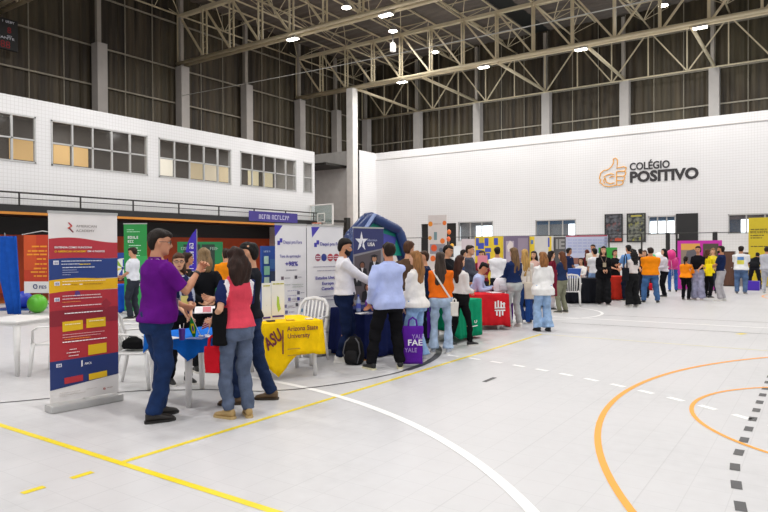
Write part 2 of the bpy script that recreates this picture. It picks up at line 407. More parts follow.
    # top
    if top:
        ht = 1.455 if fem else 1.472
        bm = bmesh.new(); rr = torso_rows(.014, hem, ht)
        loftz(bm, rr, 22, 2.4, tf=tz)
        end = {'long': 1.0, 'short': .42, 'elbow': .62, 'none': .0, 'rolled': .66}[sleeve] if not isinstance(sleeve, float) else sleeve
        for sgn in (1, -1):
            if end == 0: tube(bm, [sh[sgn]-V((sgn*.07*s, 0, 0)), sh[sgn]-V((sgn*.02*s, 0, 0))], .062*ak*s, 12); continue
            S, E, T = sh[sgn], el[sgn], wr[sgn]; k = .010+loose*.45; pts = []; rd = []
            prof = [(0, .060), (.2, .058), (.35, .053), (.5, .045), (.62, .046), (.8, .040), (1, .032)]
            for t, r in prof+[(end, None)]:
                if t > end: continue
                if r is None: r = next((a[1]+(b[1]-a[1])*(end-a[0])/(b[0]-a[0]) for a, b in zip(prof, prof[1:]) if a[0] <= end <= b[0]), .03)+(.006 if end < .9 else 0)
                elif abs(t-end) < .04: continue
                p = S.lerp(E, t*2) if t < .5 else E.lerp(T, (t-.5)*2-(.03 if t > .98 else 0)); pts.append(p); rd.append(r*ak*s+k*s)
            pts = [S-V((sgn*.06*s, 0, .01*s))]+pts; rd = [rd[0]*.95]+rd
            tube(bm, pts, rd, 14)
        me = ripple(blend(bm, vox, 'shirt', 3), (.011, .012, .010)[lod]*s, 17, 13, sd+50, hi=1.44*s-drop)
        o = obj('shirt', me, topmats or (cloth(top) if isinstance(top, str) else top), P, smooth=True)
        if toppaint:
            for pl in me.polygons:
                c = pl.center; pl.material_index = toppaint(V((c.x/s, c.y/s, (c.z+drop)/s)), sh, el, s)
        # collar ring
        cz = ht-.012
        bmc = bmesh.new(); ri = []
        for dz, g in ((-.012, .012), (.010, .012), (.010, .004), (-.012, .004)):
            ri.append([tz(V(((.082 if not fem else .072)*math.cos(t)+g*math.cos(t), -.018+(.066+g)*math.sin(t), cz+dz+.0-.022*max(0, math.sin(t))))) for t in [2*math.pi*k/20 for k in range(20)]])
        ri.append(ri[0]); vr = bridge(bmc, ri, cap=False)
        obj('collar', bmc, cloth(inner or (top if isinstance(top, str) else '#dddddd')), P, smooth=True)
        if inner:
            bmc = bmesh.new()
            loftz(bmc, [(z, .055+.0*z, f+.006, f-.02) for z, r, f, b in [q for q in rr if q[0] > .98]], 14, 3, tf=tz)
            obj('undershirt', ripple(blend(bmc, .012, 'inner', 2), .002), cloth(inner), P, smooth=True)
    # hair
    hm = hairm(hc); nh = 24
    bm = bmesh.new()
    if hair == 'bald': pass
    elif hair == 'short':
        loftz(bm, [(-.082, .046, -.030, -.082), (-.055, .064, -.022, -.098), (-.030, .074, -.012, -.107), (.000, .080, .006, -.112), (.025, .083, .022, -.114), (.048, .084, .070, -.115),
                   (.062, .083, .098, -.114), (.085, .076, .098, -.106), (.108, .058, .074, -.082), (.124, .036, .040, -.05), (.130, .012, .012, -.02)], nh, 2.15, tf=hd)
    else:
        cur = .088
        loftz(bm, [(-.10, cur-.014, -.02, -.105), (-.06, cur-.006, .004, -.118), (-.02, cur, .030, -.122), (.02, cur, .052, -.122), (.050, .087, .082, -.121),
                   (.070, .083, .097, -.116), (.092, .072, .090, -.102), (.112, .052, .062, -.076), (.126, .026, .028, -.04), (.130, .010, .01, -.02)], nh, 2.15, tf=hd)
        ln = {'long': .46, 'mid': .24, 'bob': .15, 'xlong': .60, 'pony': 0, 'bun': 0, 'curly': .40, 'wavy': .33}[hair]
        if ln:
            cy = hd((0, 0, 0)); rows = []; yb = -.120; top_ = 0.02
            for i in range(8):
                t = i/7; z = top_-t*(ln+.02); w = (.086+.030*math.sin(t*2.6))*(1-.22*t*t); 
                if hair in ('curly', 'wavy'): w += (.025 if hair == 'curly' else .042)*math.sin(min(1, t*(1.6 if hair == 'curly' else 1.1))*math.pi)
                rows.append((z, w, (.035 if t < .3 else -.01-.03*t), yb-.030*math.sin(t*3)-(.02 if hair == 'curly' else 0)))
            # hang vertically from the head, following the back
            yawm = Matrix.Rotation(hy*.6+tw, 3, 'Z')
            ld = V((0, 0, 1)).lerp(up, .6).normalized()
            def hang(p):
                q = yawm @ V((p.x*hs, 0, 0))+yawm @ V((0, p.y*hs, 0))
                a = hc0+HM @ (V((p.x, p.y, max(p.z, -.06)))*hs)
                if p.z < -.06: a = a+ld*((p.z+.06)*hs)
                return a
            loftz(bm, rows, nh, 2.3, tf=hang)
        if hair == 'pony':
            tube(bm, [hd((0, -.105, .045)), hd((0, -.145, .04)), hd((0, -.165, -.03)), hd((0, -.155, -.14)), hd((0, -.14, -.27))], [.022*hs, .032*hs, .040*hs, .034*hs, .010*hs], 10, round_=True)
        if hair == 'bun': ball(bm, hd((0, -.125, .05)), .042*hs, 10)
    if hair != 'bald':
        me = blend(bm, vox*.8, 'hair', 2); ripple(me, (.011 if hair in ('curly', 'wavy') else .008)*s, 55, 12 if hair != 'curly' else 50, sd+9)
        obj('hair', me, hm, P, smooth=True)
    if beard:
        bm = bmesh.new(); loftz(bm, [(-.128, .020, .080, .03), (-.112, .044, .099, .0), (-.092, .058, .103, -.02), (-.072, .066, .100, -.01), (-.052, .070, .086, .0), (-.02, .0745, .028, .0)], 20, 2.15, tf=hd)
        tube(bm, [hd((-.034, .088, -.060)), hd((-.015, .101, -.049)), hd((.015, .101, -.049)), hd((.034, .088, -.060))], .007*hs, 6)
        obj('beard', ripple(blend(bm, vox*.7, 'beard', 1), .003, 90, 60, sd), hairm(beard), P, smooth=True)
    P['_s'] = s
    if lod == 2: P.scale = (1.05, 1.02, 1)
    if wide: P.scale = (wide, wide*.95, 1)
    info = dict(P=P, s=s, hd=hd, tz=tz, wr=wr, el=el, sh=sh, fdir=fdir, hs=hs, HM=HM, fem=fem, rows=torso_rows, fat=fat)
    for e in extras: e(info)
    del P['_s']
    return P, info
def ex_glasses(i):
    hd, hs = i['hd'], i['hs']; g = bmesh.new()
    for q in (-1, 1):
        pts = [hd((q*.033+.023*math.cos(t), .100-abs(math.cos(t))*.003, .004+.017*math.sin(t))) for t in [2*math.pi*k/14 for k in range(15)]]
        tube(g, pts, .0024*hs, 5, cap=False); tube(g, [hd((q*.056, .097, .008)), hd((q*.080, .05, .008)), hd((q*.080, -.01, .002))], .0024*hs, 5)
    tube(g, [hd((-.010, .101, .006)), hd((.010, .101, .006))], .0024*hs, 5)
    obj('glasses', g, plastic('#15120f'), i['P'])
def ex_lanyard(col='#7a4a80', badge='#e9e4da', z=1.13):
    def f(i):
        tz = i['tz']; g = bmesh.new(); fr = .155 if i['fem'] else .140
        fr += i['fat']
        for q in (-1, 1):
            tube(g, [tz(V(p)) for p in ((q*.03, -.085, 1.475), (q*.078, -.04, 1.478), (q*.075, .055, 1.43), (q*.045, fr-.02, 1.33), (q*.012, fr+.004, z+.06))], [(.009, .003)]*5, 6)
        l = obj('lanyard', g, cloth(col), i['P'])
        b = bmesh.new(); box(b, -.045, .045, 0, .004, -.06, .06, bev=.001)
        o = obj('badge', b, plastic(badge), i['P']); o.location = tz(V((0, fr+.012, z)))
    return f
def ex_collar(col):
    def f(i):
        tz = i['tz']; g = bmesh.new()
        for q in (-1, 1):
            a = [tz(V(p)) for p in ((q*.012, .075, 1.44), (q*.066, .050, 1.485), (q*.080, .055, 1.45), (q*.040, .098, 1.405))]
            b = [p+V((0, .006, 0)) for p in a]; bridge(g, [a, b])
        ri = []
        for dz, gg in ((-.015, .012), (.028, .0), (.028, -.006), (-.015, .004)):
            ri.append([tz(V(((.074+gg)*math.cos(t), -.02+(.068+gg)*math.sin(t), 1.468+dz-.015*max(0, math.sin(t))))) for t in [math.pi*(.95+1.1*k/14)*1.0 for k in range(15)]])
        ri.append(ri[0])
        for a, b in zip(ri, ri[1:]):
            for k in range(14): g.faces.new([g.verts.new(p) for p in (a[k], a[k+1], b[k+1], b[k])])
        bmesh.ops.remove_doubles(g, verts=g.verts, dist=1e-5)
        obj('shirt_collar', g, cloth(col), i['P'])
    return f
def ex_watch(sgn=1):
    def f(i):
        w = i['wr'][sgn]; e = i['el'][sgn]; d = (w-e).normalized()
        obj('wristwatch', tubem([w-d*.02, w-d*.04], .033*i['s'], 12), plastic('#1b1b1e'), i['P'])
    return f
def ex_strap(col, a=(-.12, -.06, 1.42), b=(.17, -.13, .96)):
    """a bag strap across the back"""
    def f(i):
        tz = i['tz']; m = ((V(a)+V(b))/2); m.y = -.145
        q = V(a).lerp(V(b), .25); q.y = -.148
        obj('bag_strap', tubem([tz(V(a)+V((0, .09, .02))), tz(V(a)), tz(q), tz(m), tz(V(b))], [(.014, .004)]*5, 6), cloth(col), i['P'])
    return f
def wpt(i, p):
    """world point of a point in a person's own frame"""
    P = i['P']; return Matrix.Translation(P.location) @ P.rotation_euler.to_matrix().to_4x4() @ V(p)
# ------------------------------------------------------------------ setting
def node_mat(key, build):
    if key in _M: return _M[key]
    m = bpy.data.materials.new(key); m.use_nodes = True; nt = m.node_tree; build(nt, nt.nodes['Principled BSDF']); _M[key] = m; return m
def mathn(nt, op, a, b=None, clamp=False):
    n = nt.nodes.new('ShaderNodeMath'); n.operation = op; n.use_clamp = clamp
    for i, v in enumerate((a, b)):
        if v is None: continue
        if isinstance(v, (int, float)): n.inputs[i].default_value = v
        else: nt.links.new(v, n.inputs[i])
    return n.outputs[0]
def mixc(nt, f, a, b):
    n = nt.nodes.new('ShaderNodeMix'); n.data_type = 'RGBA'
    if isinstance(f, (int, float)): n.inputs['Factor'].default_value = f
    else: nt.links.new(f, n.inputs['Factor'])
    for k, v in (('A', a), ('B', b)):
        if isinstance(v, str): n.inputs[k].default_value = rgb(v)
        else: nt.links.new(v, n.inputs[k])
    return n.outputs['Result']
def grid_mask(nt, axes, period, width):
    tc = nt.nodes.new('ShaderNodeTexCoord'); sp = nt.nodes.new('ShaderNodeSeparateXYZ'); nt.links.new(tc.outputs['Object'], sp.inputs[0])
    out = None
    for a in axes:
        fr = mathn(nt, 'FRACT', mathn(nt, 'DIVIDE', sp.outputs[a], period)); l = mathn(nt, 'LESS_THAN', fr, width/period)
        out = l if out is None else mathn(nt, 'MAXIMUM', out, l)
    return out, tc
def noise_fac(nt, tc, scale, stretch=(1, 1, 1), lo=.35, hi=.65, detail=4):
    mp = nt.nodes.new('ShaderNodeMapping'); mp.inputs['Scale'].default_value = stretch; nt.links.new(tc.outputs['Object'], mp.inputs[0])
    n = nt.nodes.new('ShaderNodeTexNoise'); n.inputs['Scale'].default_value = scale; n.inputs['Detail'].default_value = detail; nt.links.new(mp.outputs[0], n.inputs['Vector'])
    r = nt.nodes.new('ShaderNodeMapRange'); r.inputs[1].default_value = lo; r.inputs[2].default_value = hi; nt.links.new(n.outputs['Fac'], r.inputs[0]); return r.outputs[0]
def b_floor(nt, b):
    m, tc = grid_mask(nt, 'XY', .25, .006); m2, _ = grid_mask(nt, 'X', 1.0, .012)
    c = mixc(nt, noise_fac(nt, tc, .6), '#bdbcbd', '#c7c5c6'); c = mixc(nt, noise_fac(nt, tc, 9, lo=.3, hi=.75), c, '#c6c5c6')
    c = mixc(nt, mathn(nt, 'MULTIPLY', m, .20), c, '#8d8c8c'); c = mixc(nt, mathn(nt, 'MULTIPLY', m2, .08), c, '#828181')
    nt.links.new(c, b.inputs['Base Color']); b.inputs['Roughness'].default_value = .42; b.inputs['Specular IOR Level'].default_value = .35
M_floor = node_mat('sport_floor_tiles', b_floor)
def b_tile(nt, b):
    m, tc = grid_mask(nt, 'XZ', .12, .016); m2, _ = grid_mask(nt, 'YZ', .12, .016)
    ge = nt.nodes.new('ShaderNodeNewGeometry'); sp = nt.nodes.new('ShaderNodeSeparateXYZ'); nt.links.new(ge.outputs['Normal'], sp.inputs[0])
    isx = mathn(nt, 'GREATER_THAN', mathn(nt, 'ABSOLUTE', sp.outputs['X']), .5)
    k = mathn(nt, 'ADD', mathn(nt, 'MULTIPLY', m2, isx), mathn(nt, 'MULTIPLY', m, mathn(nt, 'SUBTRACT', 1.0, isx)))
    c = mixc(nt, noise_fac(nt, tc, .35), '#dedddd', '#e3e2e2'); c = mixc(nt, mathn(nt, 'MULTIPLY', k, .28), c, '#a9a49e')
    nt.links.new(c, b.inputs['Base Color']); b.inputs['Roughness'].default_value = .6
M_tile = node_mat('white_glazed_grid_wall', b_tile)
def b_siding(nt, b):
    tc = nt.nodes.new('ShaderNodeTexCoord')
    c = mixc(nt, noise_fac(nt, tc, 1.6, (1.2, 1.2, .12)), '#3c3327', '#584c3a'); c = mixc(nt, noise_fac(nt, tc, 3.5, (1, 1, .05), .4, .7), c, '#241e18')
    c = mixc(nt, mathn(nt, 'MULTIPLY', noise_fac(nt, tc, .25, lo=.45, hi=.7), .5), c, '#5d563f')
    nt.links.new(c, b.inputs['Base Color']); b.inputs['Roughness'].default_value = .6
M_siding = node_mat('weathered_siding', b_siding)
M_white = paint('#dedad5'); M_black = paint('#1c1b1b'); M_orange = paint('#c24a16'); M_conc = mat('painted_concrete', '#b8b2ad', .8, noise=.07, nscale=2)
M_steel = mat('cream_steel', '#d6c8a8', .5, noise=.10, nscale=2); M_dark = paint('#26231f'); M_deck = mat('roof_deck', '#6b625a', .6, noise=.12, nscale=.8)
M_grey = paint('#8a8886'); M_alu = mat('aluminium', '#b9b8b6', .4, metal=.3, noise=.04)

TRUSS_Y = (-5.85, 3.25, 12.35, 21.45, 30.53); LAMP_X = (-19.75, -14.65, -9.55, -4.4, .7, 5.8)
struct(obj('floor', boxm(-21.25, 14, -9, 38.2, -.25, 0), M_floor))
struct(obj('floor_left', boxm(-28.2, -21.25, -9, 38.2, -.25, -.001), paint('#b5652e')))
# court markings
def stripe(pts, w, z=.002):
    bm = bmesh.new(); pts = [V((p[0], p[1], z)) for p in pts]; L = []
    for i, p in enumerate(pts):
        d = (pts[min(i+1, len(pts)-1)]-pts[max(0, i-1)]).normalized(); n = V((-d.y, d.x, 0)); L.append((bm.verts.new(p+n*w/2), bm.verts.new(p-n*w/2)))
    for a, b in zip(L, L[1:]): bm.faces.new((a[0], a[1], b[1], b[0]))
    return bm
def merge(bms):
    out = bmesh.new()
    for b in bms:
        me = bpy.data.meshes.new('t'); b.to_mesh(me); b.free(); out.from_mesh(me); bpy.data.meshes.remove(me)
    return out
def arc(cx, cy, r, a0, a1, n=60): return [(cx+r*math.cos(math.radians(a0+(a1-a0)*i/n)), cy+r*math.sin(math.radians(a0+(a1-a0)*i/n))) for i in range(n+1)]
def dashes(cx, cy, r, a0, a1, n, duty, w):
    st = (a1-a0)/n; return [stripe(arc(cx, cy, r, a0+i*st, a0+(i+duty)*st, 6), w) for i in range(n)]
Y_ = '#e6cf1c'
lp = lambda c: mat('court_paint', c, .45)
struct(obj('trim_1', merge([stripe([(-4.43, 2.85), (-4.43, 11.7)], .055), stripe([(-9, 2.85), (9, 2.85)], .06, .0022), stripe([(-4.42, 2.12), (-4.42, 2.27)], .06),
      stripe([(-4.42, 2.46), (-4.42, 2.62)], .06), stripe([(-4.42, 1.78), (-4.42, 1.93)], .06), stripe([G(738, 334.3), G(745, 333.6)], .12)]), lp(Y_)))
struct(obj('trim_2', merge([stripe([(-4.43, 11.7), (9, 11.7)], .05)]), lp('#d9d3ae')))
struct(obj('trim_3', merge([stripe(arc(-6.08, -.59, 6.32, 4, 95, 80), .085, .0026)]+dashes(-5.99, -.51, 9.2, 6.9, 90.9, 34, .5, .075)+
      [stripe(arc(-6.45, 15.75, 1.95, -90, 130, 50), .07), stripe([(-9, 14.75), (-2, 15.0), (9, 15.6)], .07), stripe([(-10, 8.9), (-7, 8.7), (-5.5, 8.66)], .06)]), lp('#f0efed')))
struct(obj('trim_4', merge([stripe(arc(4.53, 7.316, 6.38, 90, 270, 90), .056, .0028), stripe(arc(.649, 7.311, 1.765, 20, 340, 70), .042, .0028), stripe(arc(1.2, 25.1, 2.9, 110, 250, 30), .06),
      stripe([(-8.4, 8.5), (-7.4, 8.1), (-6.3, 7.75), (-5.35, 7.5)], .05)]), lp('#f09c08')))
struct(obj('trim_5', merge([stripe([(-9.5, 1.6), (-7.27, 3.27), (-6.55, 4.45), (-5.9, 4.95), (-5.33, 5.21)]+arc(-8.055, 7.2, 3.43, -30, 38, 30), .035, .0032), stripe([(-4.74, 13.75), (9, 14.6)], .03), stripe([(-4.5, 15.88), (9, 17.0)], .03)]), lp('#2b2a2c')))
struct(obj('trim_6', merge([stripe(arc(-8.055, 7.2, 3.43, 0, 38, 20), .10, .0036)]+[stripe([(-.55+.13*max(0, 5.5-y)**1.3, y), (-.55+.13*max(0, 5.34-y)**1.3, y+.17)], .068) for y in [3.26+.40*i for i in range(18)]]+
      [stripe([G(484, 382), G(495, 377.5)], .06)]), lp('#3c3b3d')))

# left wall: upper room box with strip windows over a dark recess
BX = -21.0; ZB, ZW0, ZWM, ZW1, ZT = 3.08, 4.47, 5.22, 5.98, 6.55
wins = [(6.9, 10.62, 5), (11.11, 14.76, 5), (15.25, 18.88, 5), (19.4, 22.99, 5), (23.5, 24.16, 1)]
bm = bmesh.new(); box(bm, BX-.18, BX, -9, 24.35, ZB, ZW0); box(bm, BX-.18, BX, -9, 24.35, ZW1, ZT); y = -9
for a, b, n in wins: box(bm, BX-.18, BX, y, a, ZW0, ZW1); y = b
box(bm, BX-.18, BX, y, 24.35, ZW0, ZW1); box(bm, -27.6, BX-.18, 24.17, 24.35, 0, ZT)
struct(obj('wall_left', bm, M_tile))
struct(obj('ceiling_left', boxm(-27.6, BX-.18, -9, 24.17, ZT-.2, ZT-.02), paint('#7d736b')))
struct(obj('wall_left_inner', merge([boxm(-23.6, -23.5, -9, 24.17, ZB, ZT-.2)]), paint('#55504b')))
struct(obj('floor_upper', merge([boxm(-27.6, -20.5, -9, 24.35, 2.86, ZB)]), M_black))
M_glass = mat('window_glass', '#8d857d', .08, alpha=.10, spec=.35)
for k, (a, b, n) in enumerate(wins):
    w = struct(obj('window_%d' % (k+1), merge([boxm(BX-.08, BX+.02, a, b, ZW0, ZW0+.05), boxm(BX-.08, BX+.02, a, b, ZW1-.05, ZW1), boxm(BX-.08, BX+.02, a, a+.05, ZW0, ZW1), boxm(BX-.08, BX+.02, b-.05, b, ZW0, ZW1)]), M_alu))
    bm = boxm(BX-.06, BX+.01, a, b, ZWM-.025, ZWM+.025)
    for i in range(1, n): yy = a+(b-a)*i/n; box(bm, BX-.06, BX+.01, yy-.03, yy+.03, ZW0, ZW1)
    obj('window_frame', bm, M_alu, w); obj('pane', boxm(BX-.04, BX-.03, a, b, ZW0, ZW1), M_glass, w)
# things seen through the upper windows
BL = [(8.6, 10.5, '#d9b276', 'wide tan blind in the leftmost upper room'), (10.95, 11.85, '#d9b276', 'narrow tan blind at the right end of the leftmost strip window'), (12.5, 13.12, '#d9b276', 'left tan blind behind the five-pane window beside the leftmost one'), (13.2, 13.85, '#d9b276', 'right tan blind behind the five-pane window beside the leftmost one'),
      (17.0, 17.75, '#e9e2d2', 'bright white blind at the left end of the third strip window'), (18.7, 19.4, '#cdbb98', 'beige blind in the middle of the third strip window'), (19.5, 20.2, '#d9ccb2', 'cream blind right of the middle of the third strip window'), (20.35, 21.0, '#cdbb98', 'beige blind at the right end of the third strip window'),
      (22.2, 22.9, '#e0d3ae', 'left yellowish blind behind the fourth strip window'), (23.2, 23.9, '#e0d3ae', 'right yellowish blind behind the fourth strip window')]
for y0, y1, c, lb in BL:
    t = thing('roller_blind', lb, 'blind', (-23.48, (y0+y1)/2, 5.2))
    obj('blind_sheet', boxm(-.01, .02, -(y1-y0)/2, (y1-y0)/2, -.31, .43), mat('glow_blind', c, .8, emit=.42), t); obj('roller', tubem([(.02, -(y1-y0)/2-.03, .44), (.02, (y1-y0)/2+.03, .44)], .035, 10), M_grey, t)  # sheets glow by themselves to look lit inside the rooms
for k, y in enumerate((8.8, 12.9, 17.0, 21.2)):
    t = thing('ceiling_light', 'small ceiling light inside the upper room %s' % ('with the widest tan blind', 'of the second strip window', 'of the third strip window', 'of the fourth strip window')[k], 'lamp', (-22.3, y, ZT-.25))
    obj('housing', boxm(-.2, .2, -.5, .5, 0, .05), M_white, t)
    obj('diffuser', boxm(-.17, .17, -.45, .45, -.02, 0), mat('lit_panel', '#fff6e6', emit=4), t)
    l = bpy.data.lights.new('room_light', 'AREA'); l.energy = 16; l.size = .5; lo = bpy.data.objects.new('room_light', l); COL.objects.link(lo); lo.location = (-22.3, y, ZT-.30)
struct(obj('wall_left_lower', boxm(-24.2, -24.0, -9, 30.6, -.001, 2.24), M_orange))
struct(obj('trim_7', boxm(-24.2, -23.98, -9, 30.6, 2.24, 2.86), M_black))
struct(obj('trim_8', boxm(-20.53, -20.49, -9, 24.35, 2.78, 2.86), paint('#c8812a')))
struct(obj('trim_9', boxm(-23.98, -23.94, -9, 30.6, 0, .16), paint('#8c2f12')))
# balcony railing
t = thing('balcony_railing', 'long black railing along the upper floor edge on the left', 'railing', (-20.52, 0, 3.08))
obj('handrail', tubem([(0, -8, .38), (0, 24.3, .38)], .028, 8), M_dark, t); obj('middle_rail', tubem([(0, -8, .2), (0, 24.3, .2)], .014, 6), M_dark, t)
for i in range(14): obj('post', boxm(-.02, .02, -2.05+i*1.98, -2.01+i*1.98, -.04, .38), M_dark, t)
t = thing('hanging_banner', 'purple banner with white lettering hung on the balcony railing', 'banner', (-20.487, 20.95, 2.98), math.pi/2)
obj('banner_sheet', boxm(-1.55, 1.55, -.005, .005, -.06, .38), prt('#3f3583'), t)
glyphs(t, -.95, .05, 1.95, .2, '#cfcbe0', y=-.008, seed=3)
# recess wall, jog and back wall
RY = 30.62
struct(obj('wall_recess', boxm(-27.7, -23.0, RY, RY+.15, 0, 7.65), paint('#c9c5c1')))  # white wall greyed, the recess shade is put into its paint
struct(obj('wall_jog', boxm(-23.15, -23.0, RY, 32.5, 0, 7.65), M_tile))
ops = [(-19.73, -17.38, 1.2, 3.16), (-17.25, -15.07, 2.1, 3.21), (-12.64, -10.45, 2.25, 3.18), (-6.96, -5.73, 2.28, 3.2), (-3.55, -1.4, 2.26, 3.17)]
bm = bmesh.new(); x = -23.15
for a, b, z0, z1 in ops:
    box(bm, x, a, 32.5, 32.7, 0, 3.22); box(bm, a, b, 32.5, 32.7, 0, z0); box(bm, a, b, 32.5, 32.7, z1, 3.22); x = b
box(bm, x, 14, 32.5, 32.7, 0, 3.22); box(bm, -23.15, 14, 32.5, 32.7, 3.22, 7.66)
bmesh.ops.remove_doubles(bm, verts=bm.verts, dist=1e-5)
struct(obj('wall_back', bm, M_tile))
struct(obj('trim_10', boxm(-23.0, 14, 32.47, 32.5, 7.22, 7.245), paint('#d0ccc7')))
struct(obj('door_1', boxm(-19.73, -17.38, 32.6, 32.66, 1.2, 3.16), M_black))  # black sheet stands in for the darkness of the open doorway
day = mat('daylight_backdrop', '#eaf2f6', emit=1.6)
for k, (a, b, z0, z1) in enumerate(ops[1:]):
    w = struct(obj('window_%d' % (k+6), merge([boxm(a, b, 32.5, 32.68, z0, z0+.05), boxm(a, b, 32.5, 32.68, z1-.06, z1), boxm(a, a+.05, 32.5, 32.68, z0, z1), boxm(b-.05, b, 32.5, 32.68, z0, z1)]), M_alu))
    obj('pane', boxm(a, b, 32.6, 32.61, z0, z1), M_glass, w)
    bm = bmesh.new()
    for i in range(1, 3): xx = a+(b-a)*i/3; box(bm, xx-.03, xx+.03, 32.58, 32.64, z0, z1)
    obj('window_frame', bm, M_alu, w)
    t = w
    w_ = (b-a)/2; hh = z1-z0
    spans = [[(-w_, -.1*w_, '#8a9198'), (.85*w_, w_, '#3c6e74')], [(-w_, .55*w_, '#7d8892')], [(-w_, -.92*w_, '#3f5f7c')], [(-w_, -.55*w_, '#3a4c62')]][k]
    for p, q, c in spans: obj('shutter_panel', boxm(p+(a+b)/2, q+(a+b)/2, 32.8, 32.83, z0-.1, z1+.1), paint(c), t)
    obj('shutter_box', boxm(a, b, 32.72, 32.9, z1-.24, z1+.1), paint(('#8a9198', '#3d6b94', '#4b7296', '#6e6a74')[k]), t)
struct(obj('daylight_panel', boxm(-23, 14, 34.4, 34.5, 0, 5), day))  # glowing panel standing in for the daylight behind the windows
struct(obj('door_2', boxm(-5.71, -4.77, 32.44, 32.5, 1.2, 3.26), M_black)); d2 = bpy.data.objects['door_2']
obj('door_handle', boxm(-5.62, -5.58, 32.40, 32.44, 2.1, 2.3), M_alu, d2)
# raised walkway along the back wall
struct(obj('floor_walkway', boxm(-21, 14, 31.3, 32.5, 0, 1.2), M_tile))
t = thing('walkway_railing', 'thin dark railing along the raised walkway at the back wall', 'railing', (0, 31.4, 1.2))
obj('handrail', tubem([(-20.5, 0, 1.12), (6, 0, 1.12)], .02, 6), M_dark, t)
for i in range(17): obj('post', boxm(-20.5+i*1.5-.03, -20.5+i*1.5+.03, -.03, .03, 0, 1.12), M_dark, t)
obj('panel_post', boxm(-5.95, -5.78, -.06, .06, 0, 1.15), M_black, t)
obj('panel_post', boxm(-4.0, -3.84, -.06, .06, 0, 1.15), M_black, t)
# logo and name on the back wall
t = thing('wall_sign', 'large wall sign with orange outlined hand and dark school name', 'sign', (-9.28, 32.5, 4.6))
inkd = mat('sign_ink', '#2f2c2e', .5); inko = mat('sign_orange', '#e6a106', .5)
text('COLÉGIO', .50, inkd, t, (1.47, -.012, .86), bold=.026, width=1.82, depth=.01, name='lettering')
text('POSITIVO', .70, inkd, t, (1.47, -.012, .28), bold=.045, width=3.05, depth=.01, name='lettering')
hand = [[(.02, .55), (.08, .82), (.25, .95), (.45, .97), (.62, 1.12), (.72, 1.30), (.70, 1.48), (.80, 1.52), (.90, 1.42), (.90, 1.22), (.86, 1.02), (1.20, 1.06), (1.32, 1.00), (1.30, .90), (1.22, .84), (.90, .86)],
        [(1.22, .84), (1.30, .78), (1.28, .66), (1.20, .60), (.88, .62)], [(1.20, .60), (1.26, .52), (1.22, .42), (1.14, .38), (.88, .40)], [(1.14, .38), (1.18, .28), (1.12, .20), (.98, .16), (.86, .18), (.86, .86)],
        [(.02, .55), (.10, .50), (.04, .34), (.12, .30)], [(.22, .62), (.40, .72), (.60, .76), (.74, .70)], [(.30, .58), (.36, .34), (.56, .26), (.76, .30)], [(.14, .30), (.24, .18), (.50, .12), (.86, .18)], [(.30, .58), (.22, .44), (.28, .30)], [(.50, .56), (.62, .62), (.76, .60)]]
for pl in hand: obj('hand_outline', tubem([(x, -.012, z) for x, z in pl], .024, 6), inko, t)
# outer siding
def siding(name, horiz, x0, x1, fixed, z0, z1):
    bm = bmesh.new(); n = int((x1-x0)/.12); pr = []
    for i in range(n+1):
        u = x0+(x1-x0)*i/n; d = .03*(1 if (i//2) % 2 else -1)
        pr.append((u, fixed+d, 0) if horiz else (fixed-d, u, 0))
    a = [bm.verts.new((p[0], p[1], z0)) for p in pr]; b = [bm.verts.new((p[0], p[1], z1)) for p in pr]
    for i in range(n): bm.faces.new((a[i], a[i+1], b[i+1], b[i]))
    return struct(obj(name, bm, M_siding))
siding('wall_back_siding', True, -28, 14, 38.05, 5, 15.2); siding('wall_left_siding', False, -9, 38.05, -27.95, 3, 15.2)
M_girt = mat('grey_girt', '#9a9282', .6, noise=.08)
bm = bmesh.new()
for z in (7.6, 9.25, 11.15, 13.45): box(bm, -28, 14, 37.93, 38.0, z, z+.07)
for i in range(28): x = -27.7+1.53*i; box(bm, x-.016, x+.016, 37.94, 38.0, 5, 15)
struct(obj('trim_11', bm, M_girt)); bm = bmesh.new()
for z in (7.4, 9.3, 11.1, 13.45): box(bm, -27.85, -27.78, -9, 38, z, z+.07)
for i in range(31): y = -9+1.52*i; box(bm, -27.85, -27.80, y-.016, y+.016, 5, 15)
struct(obj('trim_12', bm, M_girt))
def column(x, y, z0, z1, label, steel=True, w=.5, group=None):
    t = thing('concrete_column', label, 'column', (x, y, z0), 0, group)
    obj('shaft', boxm(-w/2, w/2, -w/2, w/2, 0, z1-z0, bev=.02), M_conc, t)
    if steel: obj('steel_post', boxm(-w*.25-.05, -w*.25+.12, -.1, .1, z1-z0, 14.8-z0), paint('#a8a096'), t)
    return t
for i, y in enumerate((3.3, 7.6, 11.9, 16.83, 21.45, 25.95, 30.5, 34.2)):
    column(-27.5, y, 6.55 if y < 24.3 else 0, 11.2, ['grey concrete column of the left wall nearest the photographer', 'grey column on the left wall before the scoreboard', 'grey column just behind the scoreboard on the left wall', 'leftmost whole grey column above the upper rooms', 'grey column carrying the near end of the big roof truss',
           'third grey column above the upper rooms', 'grey column at the left end of the far roof truss', 'short looking grey column between far truss and corner'][i])
for i, x in enumerate((-27.5, -23.1, -18.52, -13.9, -9.3, -4.75, -.2, 4.4, 9.0)):
    column(x, 37.7, 0, 11.2, ['grey column in the far dark corner above the walls', 'first grey column right of the tall white column', 'second grey column of the back siding, over the white wall', 'third grey column of the back siding, left of the sign', 'grey column above the hand logo', 'rightmost grey column seen above the back wall', 'grey back column just past the picture edge', 'grey back column further right of the picture', 'grey back column by the right corner'][i])
t = thing('white_column', 'tall white painted column at the corner of the back wall', 'column', (-23.17, 30.3, 0))
obj('shaft', boxm(-.24, .24, -.25, .25, 0, 11.25, bev=.02), M_white, t)
struct(obj('trim_13', boxm(-27.6, -23.8, 28.6, 30.6, 6.62, 6.75), M_dark))
